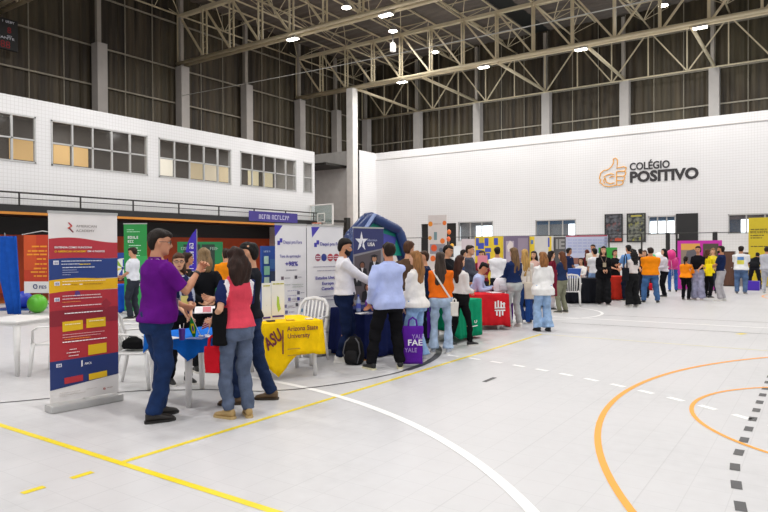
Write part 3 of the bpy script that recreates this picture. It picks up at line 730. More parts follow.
# staircase
t = thing('staircase', 'dark metal staircase rising beside the upper rooms', 'stairs', (-24.6, 26.2, 0))
obj('stringer', merge([tubem([(3.0, 0, .1), (-2.2, 0, 3.1)], .09, 6), tubem([(3.0, 1.4, .1), (-2.2, 1.4, 3.1)], .09, 6)]), M_dark, t)
obj('landing', boxm(-3, -2, -1.8, 1.6, 3.0, 3.1), M_dark, t)
for i in range(15): obj('tread', boxm(2.75-i*.345, 3.05-i*.345, 0, 1.4, .18+i*.2, .22+i*.2), M_dark, t)
for yy in (0, 1.4):
    for dz in (.5, .95): obj('handrail', tubem([(3.0, yy, .1+dz), (-2.2, yy, 3.1+dz)], .025, 6), M_dark, t)
    for i in range(6): obj('baluster', boxm(2.9-i*.86, 2.94-i*.86, yy-.02, yy+.02, .2+i*.5, 1.1+i*.5), M_dark, t)
# ------------------------------------------------------------------ roof
bm = bmesh.new(); n = 300; pr = []
for i in range(n+1):
    y = -9+47.2*i/n; pr.append((y, 15.0+(.04 if (i//2) % 2 else 0)))
for x0, x1 in ((-28.1, -14.9), (-13.8, 14)):
    a = [bm.verts.new((x0, y, z)) for y, z in pr]; b = [bm.verts.new((x1, y, z)) for y, z in pr]
    for i in range(n): bm.faces.new((a[i], a[i+1], b[i+1], b[i]))
struct(obj('ceiling', bm, M_deck))
struct(obj('ceiling_strip', boxm(-14.95, -13.75, -9, 38.2, 15.05, 15.1), paint('#1d2020')))
PX = [-27.7+1.97*k for k in range(21)]
ZBt, ZTt = 11.35, 13.85
def truss(y, label, thick=1.0, back=False):
    t = thing('roof_truss', label, 'truss', (0, y, 0), 0)
    r = .085*thick
    for dy in ((-.19, .19) if not back else (0,)):
        obj('bottom_chord', tubem([(PX[0], dy, ZBt), (PX[-1], dy, ZBt)], r*(1 if not back else .8), 10), M_steel, t, smooth=True)
    obj('top_chord', boxm(PX[0], PX[-1], -.11*thick, .11*thick, ZTt-.07, ZTt+.09), M_steel, t)
    for k, x in enumerate(PX):
        b = bmesh.new()
        if back: box(b, x-.03, x+.03, -.03, .03, ZBt, ZTt)
        else:
            for d in (-.13, .13): box(b, x-.045, x+.045, d-.02, d+.02, ZBt, ZTt)
            for q in range(8): bar(b, (x-.04, -.12, ZBt+.15+q*.3), (x-.04, .12, ZBt+.3+q*.3), .03, .01)
        obj('post', b, M_steel, t)
    w = .075 if not back else .055
    for k in range(20):
        a, b = ((PX[k], ZTt), (PX[k+1], ZBt)) if k < 10 else ((PX[k], ZBt), (PX[k+1], ZTt))
        if back: a, b = ((PX[k], ZTt), (PX[k+1], ZBt)) if k % 2 == 0 else ((PX[k], ZBt), (PX[k+1], ZTt))
        bm = bmesh.new(); bar(bm, (a[0]+.05, 0, a[1]), (b[0], 0, b[1]), w, w*1.2); obj('diagonal', bm, M_steel, t)
    return t
truss(-5.85, 'cream steel roof truss added behind the photographer')  # unseen, added to carry the extra lamp row
truss(3.25, 'cream steel roof truss overhead beside the photographer')
truss(12.35, 'cream roof truss cut by the top left corner')
truss(21.45, 'nearest wide cream roof truss crossing the top of the picture')
truss(30.53, 'far cream roof truss resting on the tall white column')
tb = truss(37.45, 'thin lattice truss against the back siding above its columns', .6, True); tb.location.z = -.2
# joists between the trusses
def joist_mesh(L):
    n = int(round(L/1.52)); st = L/n
    bc = tubem([(0, 0, 0), (0, L, 0)], .045, 8); tc = [boxm(s*.95-.04, s*.95+.04, 0, L, .93, 1.0) for s in (-1, 1)]
    lat = bmesh.new()
    for i in range(n):
        for s in (-1, 1):
            a, b = ((0, i*st, 0), (s*.95, (i+1)*st, .95)) if i % 2 == 0 else ((s*.95, i*st, .95), (0, (i+1)*st, 0))
            bar(lat, a, b, .036)
            if i % 2 == 1: bar(lat, (0, i*st+st if i+1 < n else i*st, 0), (s*.95, i*st+st if i+1 < n else i*st, .95), .028)
        bar(lat, (-.95, i*st, .96), (.95, i*st, .96), .045)
    return bc, tc, lat
bays = [(3.25, 9.1, 'between the two nearest trusses'), (12.35, 9.1, 'left of the near wide truss'), (21.45, 9.08, 'between the near and the far wide truss'), (30.53, 7.3, 'between the far truss and the back siding')]
for y0, L, wh in bays:
    proto = None
    for k in range(0, 21, 2):
        if proto is None:
            bc, tc, lat = joist_mesh(L)
            proto = thing('roof_joist', 'triangular cream lattice joist '+wh, 'joist', (PX[k], y0, ZTt+.08), 0, 'lattice roof joists '+wh)
            obj('bottom_chord', bc, M_steel, proto, smooth=True)
            for q in tc: obj('top_chord', q, M_steel, proto)
            obj('lattice', lat, M_steel, proto)
        else: dup(proto, (PX[k], y0, ZTt+.08), 0)
proto = None
for x in (-23.1, -18.52, -13.9, -9.3, -4.75, -.2, 4.4):
    if proto is None: proto = tag(obj('tie_beam', tubem([(0, 0, .03), (0, -6.9, .10)], .085, 8), M_steel, smooth=True, loc=(x, 37.5, 11.2)), 'cream tie beam from a back column to the far truss', 'beam', 'tie beams behind the far truss')
    else: c = proto.copy(); COL.objects.link(c); c.location = (x, 37.5, 11.2)
# lamps
def lamp(x, y, z, label, group, shape='box', power=None, proto=None):
    if proto is None:
        t = thing('high_bay_lamp', label, 'lamp', (x, y, z), 0, group)
        if shape == 'box':
            obj('housing', boxm(-.29, .29, -.14, .14, -.02, .06, bev=.01), M_alu, t); obj('bracket', boxm(-.03, .03, -.03, .03, .06, .2), M_grey, t)
            obj('lens', boxm(-.27, .27, -.12, .12, -.05, -.02), mat('lit_lens', '#fff8ea', emit=14), t)
        else:
            b = bmesh.new(); lathe(b, [(.06, .25), (.09, .2), (.18, .1), (.24, .0), (.25, -.02), (.23, -.02)], 16); obj('housing', b, M_alu, t, smooth=True)
            b = bmesh.new(); lathe(b, [(.23, -.03), (.15, -.07), (.01, -.08)], 16); obj('lens', b, mat('lit_lens', '#fff8ea', emit=14), t)
            obj('hanger', tubem([(0, 0, .2), (0, 0, 1.52)], .012, 5), M_grey, t)
    else: t = dup(proto, (x, y, z), 0, label)
    l = bpy.data.lights.new('lamp_light', 'AREA'); l.energy = power or LAMP_W; l.shape = 'RECTANGLE'; l.size = .7; l.size_y = .4; l.color = (1.0, .985, .97)
    lo = bpy.data.objects.new('lamp_light', l); COL.objects.link(lo); lo.location = (x, y, z-.09)
    return t
names = ['second lamp from the left', 'lamp near the white column', 'lamp in the middle', 'lamp right of the middle']
pr_ = None; rr = None
for iy, y in enumerate(TRUSS_Y):  # rear row is out of view, added to brighten the near people
    for ix, x in enumerate(LAMP_X):
        p = lamp(x, y, 11.19, 'flat high bay lamp, %s from the left under the %s truss' % (('first', 'second', 'third', 'fourth', 'fifth', 'sixth', 'seventh')[ix], ('added rear', 'nearest', 'top-left corner', 'near wide', 'far')[iy]), 'flat high bay lamps', proto=pr_)
        pr_ = pr_ or p
for x, y, lb in ((-19.2, 24.7, 'round lamp hanging highest near the top centre'), (-19.2, 28.8, 'round lamp hanging behind the near truss'), (-19.2, 33.3, 'round lamp furthest back on the left'), (-6.45, 33.4, 'round lamp hanging above the sign near the top edge')):
    p = lamp(x, y, 13.5, lb, 'round hanging lamps', 'round', 120, proto=rr); rr = rr or p
t = tag(obj('steel_cable', tubem([(-27.5+39*i/20, 21.15, 9.62-.25*math.sin(math.pi*i/20)) for i in range(21)], .018, 5), mat('cable', '#b9b7b0', .5)), 'thin pale steel cable stretched across the hall under the roof', 'cable')
t = thing('loudspeaker', 'small white loudspeaker hanging between the trusses', 'speaker', (-19.75, 29.6, 12.9))
obj('cabinet', boxm(-.12, .12, -.12, .12, -.25, .25, bev=.03), M_white, t); obj('bracket', boxm(-.02, .02, -.02, .02, .25, 1.0), M_grey, t); obj('grille', boxm(-.1, .1, -.13, -.12, -.22, .22), M_grey, t)
# scoreboard on the left siding
t = thing('scoreboard', 'black electronic scoreboard with red digits on the left siding', 'scoreboard', (-27.1, 11.88, 9.78), math.pi/2)
obj('cabinet', boxm(-1.15, 1.15, 0, .14, 0, 1.25, bev=.02), M_black, t)
red = mat('led_red', '#7a1018', emit=.15); wt = mat('print_white', '#e8e6ee', .5)
text('8', .34, red, t, (.10, -.005, .78), name='digits'); text('8', .34, red, t, (.72, -.005, .68), name='digits'); text('888', .40, red, t, (.25, -.005, .06), name='digits')
text('SET', .12, wt, t, (.72, -.005, .50)); text('VISITANTE', .13, wt, t, (.0, -.005, .42), width=1.0); glyphs(t, .55, 1.08, .5, .09, '#e8e6ee', y=-.005, seed=5)
# basketball hoop
t = thing('basketball_hoop', 'glass basketball backboard with white frame and orange rim', 'basketball hoop', (-20.1, 23.8, .26), math.radians(-12))
b = merge([boxm(-.9, .9, -.03, .03, 2.55, 2.61), boxm(-.9, .9, -.03, .03, 3.0+.55, 3.61), boxm(-.9, -.84, -.03, .03, 2.55, 3.6), boxm(.84, .9, -.03, .03, 2.55, 3.6)])
obj('backboard_frame', b, M_white, t); obj('backboard', boxm(-.84, .84, -.012, .012, 2.6, 3.56), mat('board_glass', '#a9bdb8', .05, alpha=.28), t)
obj('target_square', merge([boxm(-.3, .3, -.035, -.02, 2.72, 2.77), boxm(-.3, .3, -.035, -.02, 3.13, 3.18), boxm(-.3, -.25, -.035, -.02, 2.72, 3.18), boxm(.25, .3, -.035, -.02, 2.72, 3.18)]), M_white, t)
obj('rim', tubem([(.23*math.cos(a), -.30+.23*math.sin(a), 2.68) for a in [2*math.pi*k/20 for k in range(21)]], .014, 6), paint('#d0622a'), t)
b = bmesh.new()
for k in range(12):
    a = 2*math.pi*k/12; c_ = a+.52; tube(b, [(.23*math.cos(a), -.3+.23*math.sin(a), 2.68), (.15*math.cos(c_), -.3+.15*math.sin(c_), 2.3)], .006, 4)
    c_ = a-.52; tube(b, [(.23*math.cos(a), -.3+.23*math.sin(a), 2.68), (.15*math.cos(c_), -.3+.15*math.sin(c_), 2.3)], .006, 4)
obj('net', b, M_white, t)
obj('support_arm', merge([boxm(-.06, .06, .03, 1.6, 2.75, 2.87)]), M_dark, t); obj('post', boxm(-.12, .12, 1.5, 1.75, -.26, 3.0, bev=.02), M_dark, t); obj('base', boxm(-.5, .5, .9, 2.3, -.26, .1, bev=.03), M_black, t)
# ------------------------------------------------------------------ flat displays, tables, chairs
class Panel:
    """an upright flat thing standing between two floor points; local x along it, z up, front towards -y"""
    def __init__(s, name, label, cat, a, b, group=None, z=0):
        a, b = V((a[0], a[1], 0)), V((b[0], b[1], 0)); d = b-a; s.w = d.length; s.rz = math.atan2(d.y, d.x)
        s.o = a; s.d = d.normalized(); s.n = V((s.d.y, -s.d.x, 0)); s.layer = 0; s.y0 = .004
        s.t = thing(name, label, cat, (a.x, a.y, z), s.rz, group); s.z = z
    def uv(s, px, py):
        r = ray(px, py); t = (s.o-V((0, 0, CAMH))).dot(s.n)/r.dot(s.n); p = V((0, 0, CAMH))+r*t
        return (p-s.o).dot(s.d), p.z-s.z
    def quad(s, pts, col, name='colour_block', uv=False, lift=0):
        q = pts if uv else [s.uv(*p) for p in pts]; s.layer += 1
        y = -s.y0-.0012-lift-s.layer*.00018
        return obj(name, poly(bmesh.new(), q, y, -s.y0+.001-lift), prt(col), s.t)
    def rect(s, u0, u1, v0, v1, col, name='colour_block', lift=0): return s.quad([(u0, v0), (u1, v0), (u1, v1), (u0, v1)], col, name, True, lift)
    def prect(s, x0, y0, x1, y1, col, name='colour_block', lift=0):
        u0, v0 = s.uv(x0, y1); u1, v1 = s.uv(x1, y0); return s.rect(u0, u1, v0, v1, col, name, lift)
    def txt(s, st, x0, y0, x1, hpx, col, bold=.012, uv=False, name='lettering'):
        u, v = s.uv(x0, y0); u1, _ = s.uv(x1, y0); _, v2 = s.uv(x0, y0-hpx)
        return text(st, (v2-v)/.70, mat('ink', col, .5), s.t, (u, -s.y0-.006-s.layer*.00018, v), bold=bold, width=abs(u1-u), name=name)
    def disc(s, px, py, rpx, col, name='round_emblem', lift=.002):
        u, v = s.uv(px, py); u2, _ = s.uv(px+rpx, py); r = abs(u2-u)
        return s.quad([(u+r*math.cos(2*math.pi*k/18), v+r*math.sin(2*math.pi*k/18)) for k in range(18)], col, name, True, lift)
    def lines(s, rows, col, th=.8):
        """illegible small print, one thin bar a line: (x0, x1, y) in photo pixels"""
        b = bmesh.new(); s.layer += 1; y_ = -s.y0-.0045-s.layer*.00018
        for x0, x1, y in rows:
            u0, v = s.uv(x0, y); u1, _ = s.uv(x1, y); _, v2 = s.uv(x0, y-th); h = v2-v; rs = random.Random(int(x0*7+y*13)); x = u0
            while x < u1-.2*h:
                w = min(u1-x, h*rs.uniform(1.2, 5)); box(b, x, x+w, y_-.001, y_+.001, v-h/2, v+h/2); x += w+h*.55
        return obj('small_print', b, mat('ink', col, .5), s.t)
def rollup(label, a, b, H, sheet='#e9e7e4', group=None, base=True):
    p = Panel('roll_up_banner', label, 'banner', a, b, group)
    obj('banner_sheet', boxm(0, p.w, -.003, .003, .09, H), prt(sheet), p.t)
    obj('top_rail', boxm(-.005, p.w+.005, -.01, .012, H-.01, H+.015), M_alu, p.t)
    if base: obj('base', boxm(-.02, p.w+.02, -.09, .10, 0, .075, bev=.02), M_alu, p.t)
    obj('pole', tubem([(p.w/2, .03, .08), (p.w/2, .03, H)], .011, 6), M_grey, p.t)
    return p
WT, PU, NV = '#eceaea', '#43309a', '#27357e'
# the red, blue and yellow banner in front
p = rollup('tall banner with white top and red, navy and yellow bands, in front at the left', (-6.40, 3.35), (-6.33, 4.06), 2.02, '#e6e2df')
q = lambda ys: [p.uv(*c) for c in ys]
W = p.w
def band(lo, hi, col, wav=0):
    n = 14; top = [(W*i/n, hi[0]+(hi[1]-hi[0])*i/n+wav*math.sin(i/n*math.pi*1.6)) for i in range(n+1)]
    p.quad([(0, lo[0]), (W, lo[1])]+top[::-1], col, 'colour_band', True)
band((1.54, 1.55), (1.75, 1.735), '#b5323d', .02); band((1.33, 1.34), (1.545, 1.555), '#26407f', .008); band((1.20, 1.22), (1.33, 1.345), '#e8b412', .012)
band((.51, .52), (1.20, 1.225), '#b12f38', .01); band((.22, .29), (.51, .525), '#22356f', 0)
p.quad([(0, .86), (W, .87), (W, 1.03), (0, 1.02)], '#8c2430', 'colour_band', True, lift=.001); p.quad([(.52, 1.06), (.58, 1.12), (.64, 1.06), (.58, 1.0)], '#962935', 'diamond', True, lift=.001)
ink_grey = '#8d8480'
p.txt('AMERICAN', 75.5, 227.2, 96, 2.4, ink_grey, .0); p.txt('ACADEMY', 75.5, 231.8, 94, 2.4, ink_grey, .0)
for k, pts in enumerate(([(67.5, 222.5), (69, 222.5), (72, 225.5), (70.5, 226)], [(71.5, 225.5), (72, 226.5), (68, 229), (67.2, 228)], [(68, 228), (69.3, 227.5), (73.5, 232), (72.4, 232.6)])):
    p.quad(pts, ('#b5323d', '#d2502e', '#7d2230')[k], 'emblem_stroke', lift=.001)
p.txt('ENTENDA COMO FUNCIONA', 54, 248.3, 91.5, 1.9, WT, .02); p.txt('O AMERICAN ACADEMY', 54, 252.4, 86, 1.9, '#f0c020', .02); p.txt('EM 4 PASSOS', 87, 252.2, 104, 1.8, WT, .02)
for k, (x, y) in enumerate(((53, 260.6), (54, 281.6), (54, 297.6), (56, 363.5))):
    p.prect(x, y, x+5.4, y+4.2, '#e7e4ea', 'number_box', lift=.001); p.txt('0%d' % (k+1), x+1, y+3.4, x+4.4, 2.2, '#394a86', .01)
p.lines([(61, 101, 261.2), (61, 79, 264.2), (62, 94, 267.6)], '#dfe2ee'); p.lines([(79, 90, 264.2)], '#e8c53a', .9); p.lines([(62, 76, 270.2), (62, 78, 272.5), (62, 70, 274.8)], '#aab3d2', .6)
p.lines([(62, 105, 281.6)], '#f6ecc8'); p.lines([(62, 70, 284.6), (79, 82, 284.2)], '#ffffff'); p.lines([(71, 78, 284.4), (83, 102, 284)], '#b98c1a')
p.lines([(62, 100, 296.2), (62, 102, 299.2)], '#ecd2d2'); p.lines([(62, 80, 302.3)], '#e79a50', .6); p.lines([(62, 101, 306.6)], '#f0d9d9', .9); p.lines([(64, 102, 313.6)], '#ffffff', .9)
p.quad([(74, 296.5), (75, 291.5), (77, 290.5), (79.5, 292), (80, 296)], '#5d3a7c', 'small_emblem', lift=.002)
for a, b, c, d in (((62, 322), (82.3, 319.8), (82.5, 329), (62.3, 332)), ((86, 319), (105, 316.8), (105.2, 326), (86, 328)), ((88, 345), (106, 342.4), (106.2, 352), (88, 355)), ((88.5, 374), (106.5, 370.2), (106.6, 376), (88.7, 380)), ):
    p.quad([a, b, c, d], '#e9bd1c', 'yellow_box', lift=.001)
p.quad([(64, 378), (82.5, 374.5), (82.6, 380.5), (64.2, 384)], '#b5303a', 'red_box', lift=.001)
p.lines([(64.5, 80, 324.6), (88.5, 103, 321)], '#fff3c0', .9); p.lines([(62, 104, 335), (62, 100, 337.6)], '#e6b9b9', .6); p.lines([(64, 90, 339.6)], '#ee8f2c', .8); p.lines([(62, 106, 342.4)], '#ffffff', .9)
p.lines([(69, 76, 349.5), (66, 79, 353), (68, 78, 356)], '#f0d9d9', .8); p.txt('AMCA', 84, 364.6, 91, 2.4, WT, .01)
p.quad([(81, 360.5), (82.2, 360), (82.2, 366), (81, 366.6)], WT, 'small_emblem', lift=.001)
p.lines([(59, 80, 393.5), (59, 85, 396), (86, 96, 389)], '#cfc7c2', .5); p.disc(104, 388.5, 1.2, '#c08a86'); p.lines([(106.5, 112, 387.5)], '#b9a19c', .6)
obj('stabiliser_foot', boxm(.08, .16, -.02, .30, .0, .02), M_white, p.t)
# red and orange banner behind it
a, b = G(24.5, 311), G(62, 311)
p = Panel('hanging_poster_stand', 'red and orange poster with yellow lines and white foot, on thin stand by green ball', 'poster stand', a, b)
obj('poster_sheet', boxm(0, p.w, -.004, .004, p.uv(30, 293)[1], p.uv(30, 235)[1]), prt('#c23a1e'), p.t)
p.rect(0, p.w, p.uv(30, 293)[1], p.uv(30, 281.5)[1], '#e8e4e2'); p.rect(0, .35, p.uv(30, 270)[1], p.uv(30, 235)[1], '#cf5020', lift=.0005)
obj('stand', merge([tubem([(p.w*.45, .03, 0.25), (p.w*.45, .03, 2.0)], .015, 6)]+[tubem([(p.w*.45, .03, .3), (p.w*.45+.45*math.cos(t), .03+.45*math.sin(t), .0)], .014, 6) for t in (.3, 2.4, 4.5)]), M_black, p.t)
obj('top_rail', tubem([(-.05, 0, p.uv(30, 234.6)[1]), (p.w*.5, 0, p.uv(30, 231)[1]), (p.w+.05, 0, p.uv(30, 234.6)[1])], .014, 6), M_alu, p.t)
p.lines([(32, 47, 246.5), (28, 47, 251), (27, 47, 254.5), (37, 47, 259), (35, 47, 264), (34, 47, 268.5), (31, 47, 272), (34, 47, 276)], '#ee9a2a', 1.6)
p.txt('FESB'[:3], 39, 288.5, 46.5, 3, '#3c4674', .02); 
u_, v_ = p.uv(35.5, 286.5); obj('ring_emblem', tubem([(u_+.055*math.cos(t), -.01, v_+.06*math.sin(t)) for t in [2*math.pi*k/6 for k in range(7)]], .014, 5), prt('#26336f'), p.t)
g = G(37.5, 313); t = tag(obj('exercise_ball', ball(bmesh.new(), (0, 0, .25), .25, 20), plastic('#5cb52a'), loc=(g.x, g.y, 0), smooth=True), 'big glossy green ball on the floor behind the plastic table', 'ball')
g = G(23.5, 309.5); tag(obj('exercise_ball', ball(bmesh.new(), (0, 0, .24), .24, 20), plastic('#2440b4'), loc=(g.x, g.y, .04), smooth=True), 'big blue ball beside the green one, under the blue drape', 'ball')
tag(obj('gym_mat', boxm(-.7, .5, -.35, .35, 0, .04, bev=.015), plastic('#1d4a8f'), loc=(g.x, g.y, 0), rotz=.6), 'flat blue gym mat under the blue ball', 'mat')
g1 = G(17, 316); b = bmesh.new()
rows = []
for z in (0.05, .4, .8, 1.2, 1.6, 1.95, 2.02): k = z/2.02; rows.append([V((-.28*k-.06+(.16+.18*k)*math.cos(t)*1.0-.0, (.05+.03*math.cos(5*t))*math.sin(t)+.02*math.sin(7*t), z)) for t in [2*math.pi*i/28 for i in range(28)]])
bridge(b, rows); t = thing('blue_drape', 'royal blue drape hanging from a slanted pole left of the red poster', 'drape', (g1.x-.0, g1.y, 0), .55)
obj('fabric', b, cloth('#1c4ea6'), t, smooth=True); obj('pole', tubem([(.05, 0, 0), (-.30, 0, 2.1)], .015, 6), M_grey, t)
# green banner, prize wheel, feather flag, green booth
p = rollup('green roll-up banner with white lettering against the orange wall', G(124.5, 314)[:2], G(147.5, 314)[:2], 2.33, '#1f8a3d')
p.lines([(127, 134, 229.8), (127, 140, 231.8)], '#a9d9b2', .7); u_, v_ = p.uv(128, 238.8); glyphs(p.t, u_, v_, p.uv(139.5, 238)[0]-u_, .07, WT, seed=4); glyphs(p.t, u_, v_-.10, .19, .065, WT, seed=6)
p.lines([(129, 141, 245.5), (129, 138, 248), (129, 141, 250.5), (129, 139, 253), (129, 140, 255.5)], '#bfe6c8', .8); p.prect(133, 256, 147.4, 314, '#2fa152', lift=.0005)
g = G(121, 306)
t = thing('prize_wheel', 'round yellow, white and blue prize wheel standing on the blue table', 'prize wheel', (g.x-.05, g.y+.1, .742), math.atan2(g.y, g.x)-math.pi/2)
for k in range(12):
    a0, a1 = 2*math.pi*k/12, 2*math.pi*(k+1)/12
    obj('wheel_segment', poly(bmesh.new(), [(0, .38)]+[(.27*math.cos(a0+(a1-a0)*i/4), .38+.27*math.sin(a0+(a1-a0)*i/4)) for i in range(5)], -.02, 0), prt(('#d9c94a', '#e8e8e2', '#2c4aa0', '#e8e8e2', '#8fb53c', '#e8e8e2')[k % 6]), t)
obj('rim', tubem([(.275*math.cos(a), -.01, .38+.275*math.sin(a)) for a in [2*math.pi*k/24 for k in range(25)]], .016, 6), M_white, t)
obj('hub', ball(bmesh.new(), (0, -.02, .38), .04, 10), paint('#1f3a86'), t); obj('stand', merge([boxm(-.03, .03, .01, .05, 0, .65), boxm(-.2, .2, -.1, .12, 0, .03)]), M_black, t)
obj('header_board', boxm(-.27, .2, 0, .02, .64, .84), prt('#23418f'), t)
def flagshape(t, H, w, col):
    b = bmesh.new(); n = 16; rows = []
    for i in range(n+1):
        z = .25+(H-.25)*i/n; k = i/n; wd = w*(1-max(0, (k-.62)/.38)**2.2)*(.72+.28*k)+.01
        x0 = .14*k*k*0
        rows.append([V((-wd+.0, -.004+.02*math.sin(4*k+1), z)), V((0, -.004, z)), V((0, .004, z)), V((-wd, .004+.02*math.sin(4*k+1), z))])
    bridge(b, rows); obj('flag_sheet', b, cloth(col), t)
    obj('pole', tubem([(.01, 0, 0), (.01, 0, H)], .012, 6), M_grey, t); obj('base', merge([boxm(-.25, .25, -.02, .02, 0, .03), boxm(-.02, .02, -.25, .25, 0, .03)]), M_black, t)
g = G(197, 322); t = thing('feather_flag', 'purple feather flag with white lettering near the black-clad woman', 'flag', (g.x, g.y, 0), math.atan2(g.y, g.x)-math.pi/2); flagshape(t, 2.12, .26, '#4a3aae')
glyphs(t, -.15, 1.80, .95, .085, WT, y=-.03, seed=8, vertical=True)
p = Panel('exhibition_booth', 'dark booth wall with green frame and two pale headings behind the feather flag', 'booth', G(178.5, 311)[:2], G(222.5, 309)[:2])
obj('back_panel', boxm(0, p.w, 0, .06, 0, p.uv(200, 242)[1]), paint('#22352c'), p.t); H_ = p.uv(200, 241.8)[1]
for u0, u1 in ((-.02, .14), (p.w*.50, p.w*.53), (p.w-.20, p.w+.02)): p.rect(u0, u1, 0, H_, '#1d7a44', 'green_frame')
p.rect(0, p.w, H_-.07, H_, '#1d7a44', 'green_frame'); p.rect(0, p.w, 0, .35, '#2a2c2c')
u_, v_ = p.uv(181, 250); glyphs(p.t, u_, v_, p.uv(193, 250)[0]-u_, .08, '#9fb3a6', seed=9); u_, v_ = p.uv(210, 250); glyphs(p.t, u_, v_, p.uv(219.5, 250)[0]-u_, .08, '#9fb3a6', seed=10)
# blue magazine rack by the white banner
p = Panel('brochure_rack', 'blue brochure rack with pictured leaflets left of the white banners', 'rack', G(262.5, 349)[:2], G(276, 347)[:2])
obj('back_board', boxm(0, p.w, 0, .05, 0, p.uv(268, 246)[1]), prt('#1d4796'), p.t); u_, v_ = p.uv(263.5, 252.3); glyphs(p.t, u_, v_, .16, .028, '#b9c8e8', seed=11)
for k, (x0, y0, x1, y1, c) in enumerate(((263.5, 256, 268, 264, '#a9c9bd'), (269, 259, 274.5, 269, '#35609a'), (263.5, 266, 269, 275, '#7fb59a'), (269.5, 271, 275, 281, '#25324e'), (263.5, 277, 268.5, 285, '#a8bfae'), (268, 283, 275, 296, '#5c86b2'))):
    p.prect(x0, y0, x1, y1, c, 'leaflet', lift=.01+k*.001)
# two white banners
p = rollup('white banner with purple corner, left one of the matching pair, showing 98%', (-7.20, 7.38), (-6.98, 7.87), 2.04, '#e3e2e5')
p.quad([(274.3, 225), (282.5, 225.5), (275, 236.5)], '#4338a8'); 
for x, y in ((277.3, 240.8), (279.6, 238.3)): p.prect(x, y, x+2.6, y+4.2, '#3d37a6', 'logo_mark', lift=.001)
p.txt('Daqui pra Fora', 283, 243.6, 301.5, 3.2, '#5a54a4', .01); p.txt('Taxa de aprovação', 279.5, 257.5, 300.5, 2.8, '#57529f', .012); p.txt('+98%', 285, 266, 297.5, 4.4, '#4a44a0', .03)
p.lines([(286, 297, 270.2)], '#8f8b9b', .8)
for k, (x, y) in enumerate(((281, 276.5), (294.5, 275.5), (297, 291), (288, 297.5), (297, 297), (284, 304.5), (295.5, 303), (300, 308.5), (285, 310.5))):
    p.prect(x, y, x+2.6, y+3.4, ('#6a5a66', '#4a4550', '#5c5a70', '#7977a8', '#3b3a8c', '#777296', '#56545e', '#3c7a9a', '#6c6892')[k], 'partner_crest', lift=.001); p.lines([(x+3.5, x+9 if x < 294 else x+7, y+1.6)], '#9a97a4', .7)
p.lines([(280, 290, 285), (292, 303, 284.5), (292, 303, 287)], '#a9b3a9', .6)
p = rollup('white banner with purple corner and little round flags, right one of the pair', (-6.44, 7.28), (-6.36, 8.06), 2.0, '#e3e2e5')
p.quad([(311.2, 227), (319.5, 227), (312, 237.5)], '#4338a8')
for x, y in ((314, 242.8), (316.3, 240.3)): p.prect(x, y, x+2.6, y+4.2, '#3d37a6', 'logo_mark', lift=.001)
p.txt('Daqui pra Fora', 319.5, 245.4, 341.5, 3.2, '#4d479e', .014)
for k, (x, c) in enumerate(((317.7, '#9c4f63'), (323.7, '#2b3a86'), (330, '#b5404a'), (336, '#a33a4a'))):
    p.disc(x, 257.5, 2.7, c, 'round_flag')
    if k != 1: p.lines([(x-2, x+2, 256.6), (x-2, x+2, 258.6)], '#e8e4ea', .7)
p.lines([(313, 341, 267), (317, 340, 270.8)], '#a09cac', .8)
for s_, x0, x1, y in (('Estados Unidos', 315, 338, 279.6), ('Europa', 321.5, 333, 284.9), ('Canadá', 321, 333, 290.2)): p.txt(s_, x0, y, x1, 3.0, '#4a449c', .02)
p.lines([(317, 339, 297), (319, 338, 300.5), (321, 336, 312), (319, 338, 322), (320, 337, 333), (319, 338, 344)], '#9793a6', .8)
# black-backed stand between the pair
p = rollup('narrow black banner seen edge-on between the pair of white banners', G(300.5, 345)[:2], G(313, 343.5)[:2], 2.02, '#17171b')
p.prect(307, 240, 311, 250, '#5a3a2c', lift=.001); p.prect(306, 300, 309, 306, '#c9c6c4', lift=.001)
# star banner
p = rollup('navy-topped banner with a white star and photographs of graduates', (-6.65, 8.71), (-6.49, 9.39), 2.01, '#8e8a90')
p.quad([(0, 2.01), (p.w, 2.01), (p.w, p.uv(380, 248)[1]), (0, p.uv(354, 254.5)[1])], '#2f3468', 'navy_header', True)
u, v = p.uv(361.3, 241.8); R1 = .13; pts = []
for k in range(10):
    a = math.pi/2+k*math.pi/5; r = R1*(1.15 if k % 2 == 0 else .42); pts.append((u+r*math.cos(a), v+r*math.sin(a)*1.2))
p.quad(pts, '#e9e8ee', 'star', True, lift=.001); p.quad([(u-.012, v-.06), (u+.03, v+.03), (u+.015, v-.09)], '#39406f', 'star_cut', True, lift=.003)
p.txt('Education', 367, 241.2, 376.5, 2.4, '#aab0d2', .01); p.txt('USA', 367.2, 246, 374.5, 3.4, WT, .03)
p.quad([(354.3, 256.5), (380.6, 250), (380.6, 300), (354.3, 300)], '#5b5257', 'photo_print', lift=.0004)
for k, (x, y, r, c) in enumerate(((362, 265, 2.6, '#7d4f3c'), (374, 258.5, 2.8, '#b98768'), (356.5, 275, 2.4, '#b38266'), (367.5, 287, 3.3, '#a06a52'), (378.5, 268, 2.2, '#8f6450'))):
    p.quad([(x-r*2, y+r*4.6), (x-r*1.6, y+r*1.4), (x-r*.3, y+r), (x+r*.3, y+r), (x+r*1.6, y+r*1.4), (x+r*2, y+r*4.6)], '#1b1a22', 'printed_gown', lift=.001+.002*k)
    p.quad([(x-r*.5, y+r*1.0), (x+r*.5, y+r*1.0), (x, y+r*3.2)], '#d9d5d8', 'printed_collar', lift=.0016+.002*k)
    p.disc(x, y, r*1.05, '#20181a', 'printed_hair', lift=.0012+.002*k); p.disc(x, y+r*.15, r*.78, c, 'printed_face', lift=.002+.002*k)
    if k in (1, 2): p.quad([(x-r*1.5, y-r*.9), (x, y-r*1.5), (x+r*1.5, y-r*.9), (x, y-r*.4)], '#17161d', 'printed_cap', lift=.0026+.002*k)

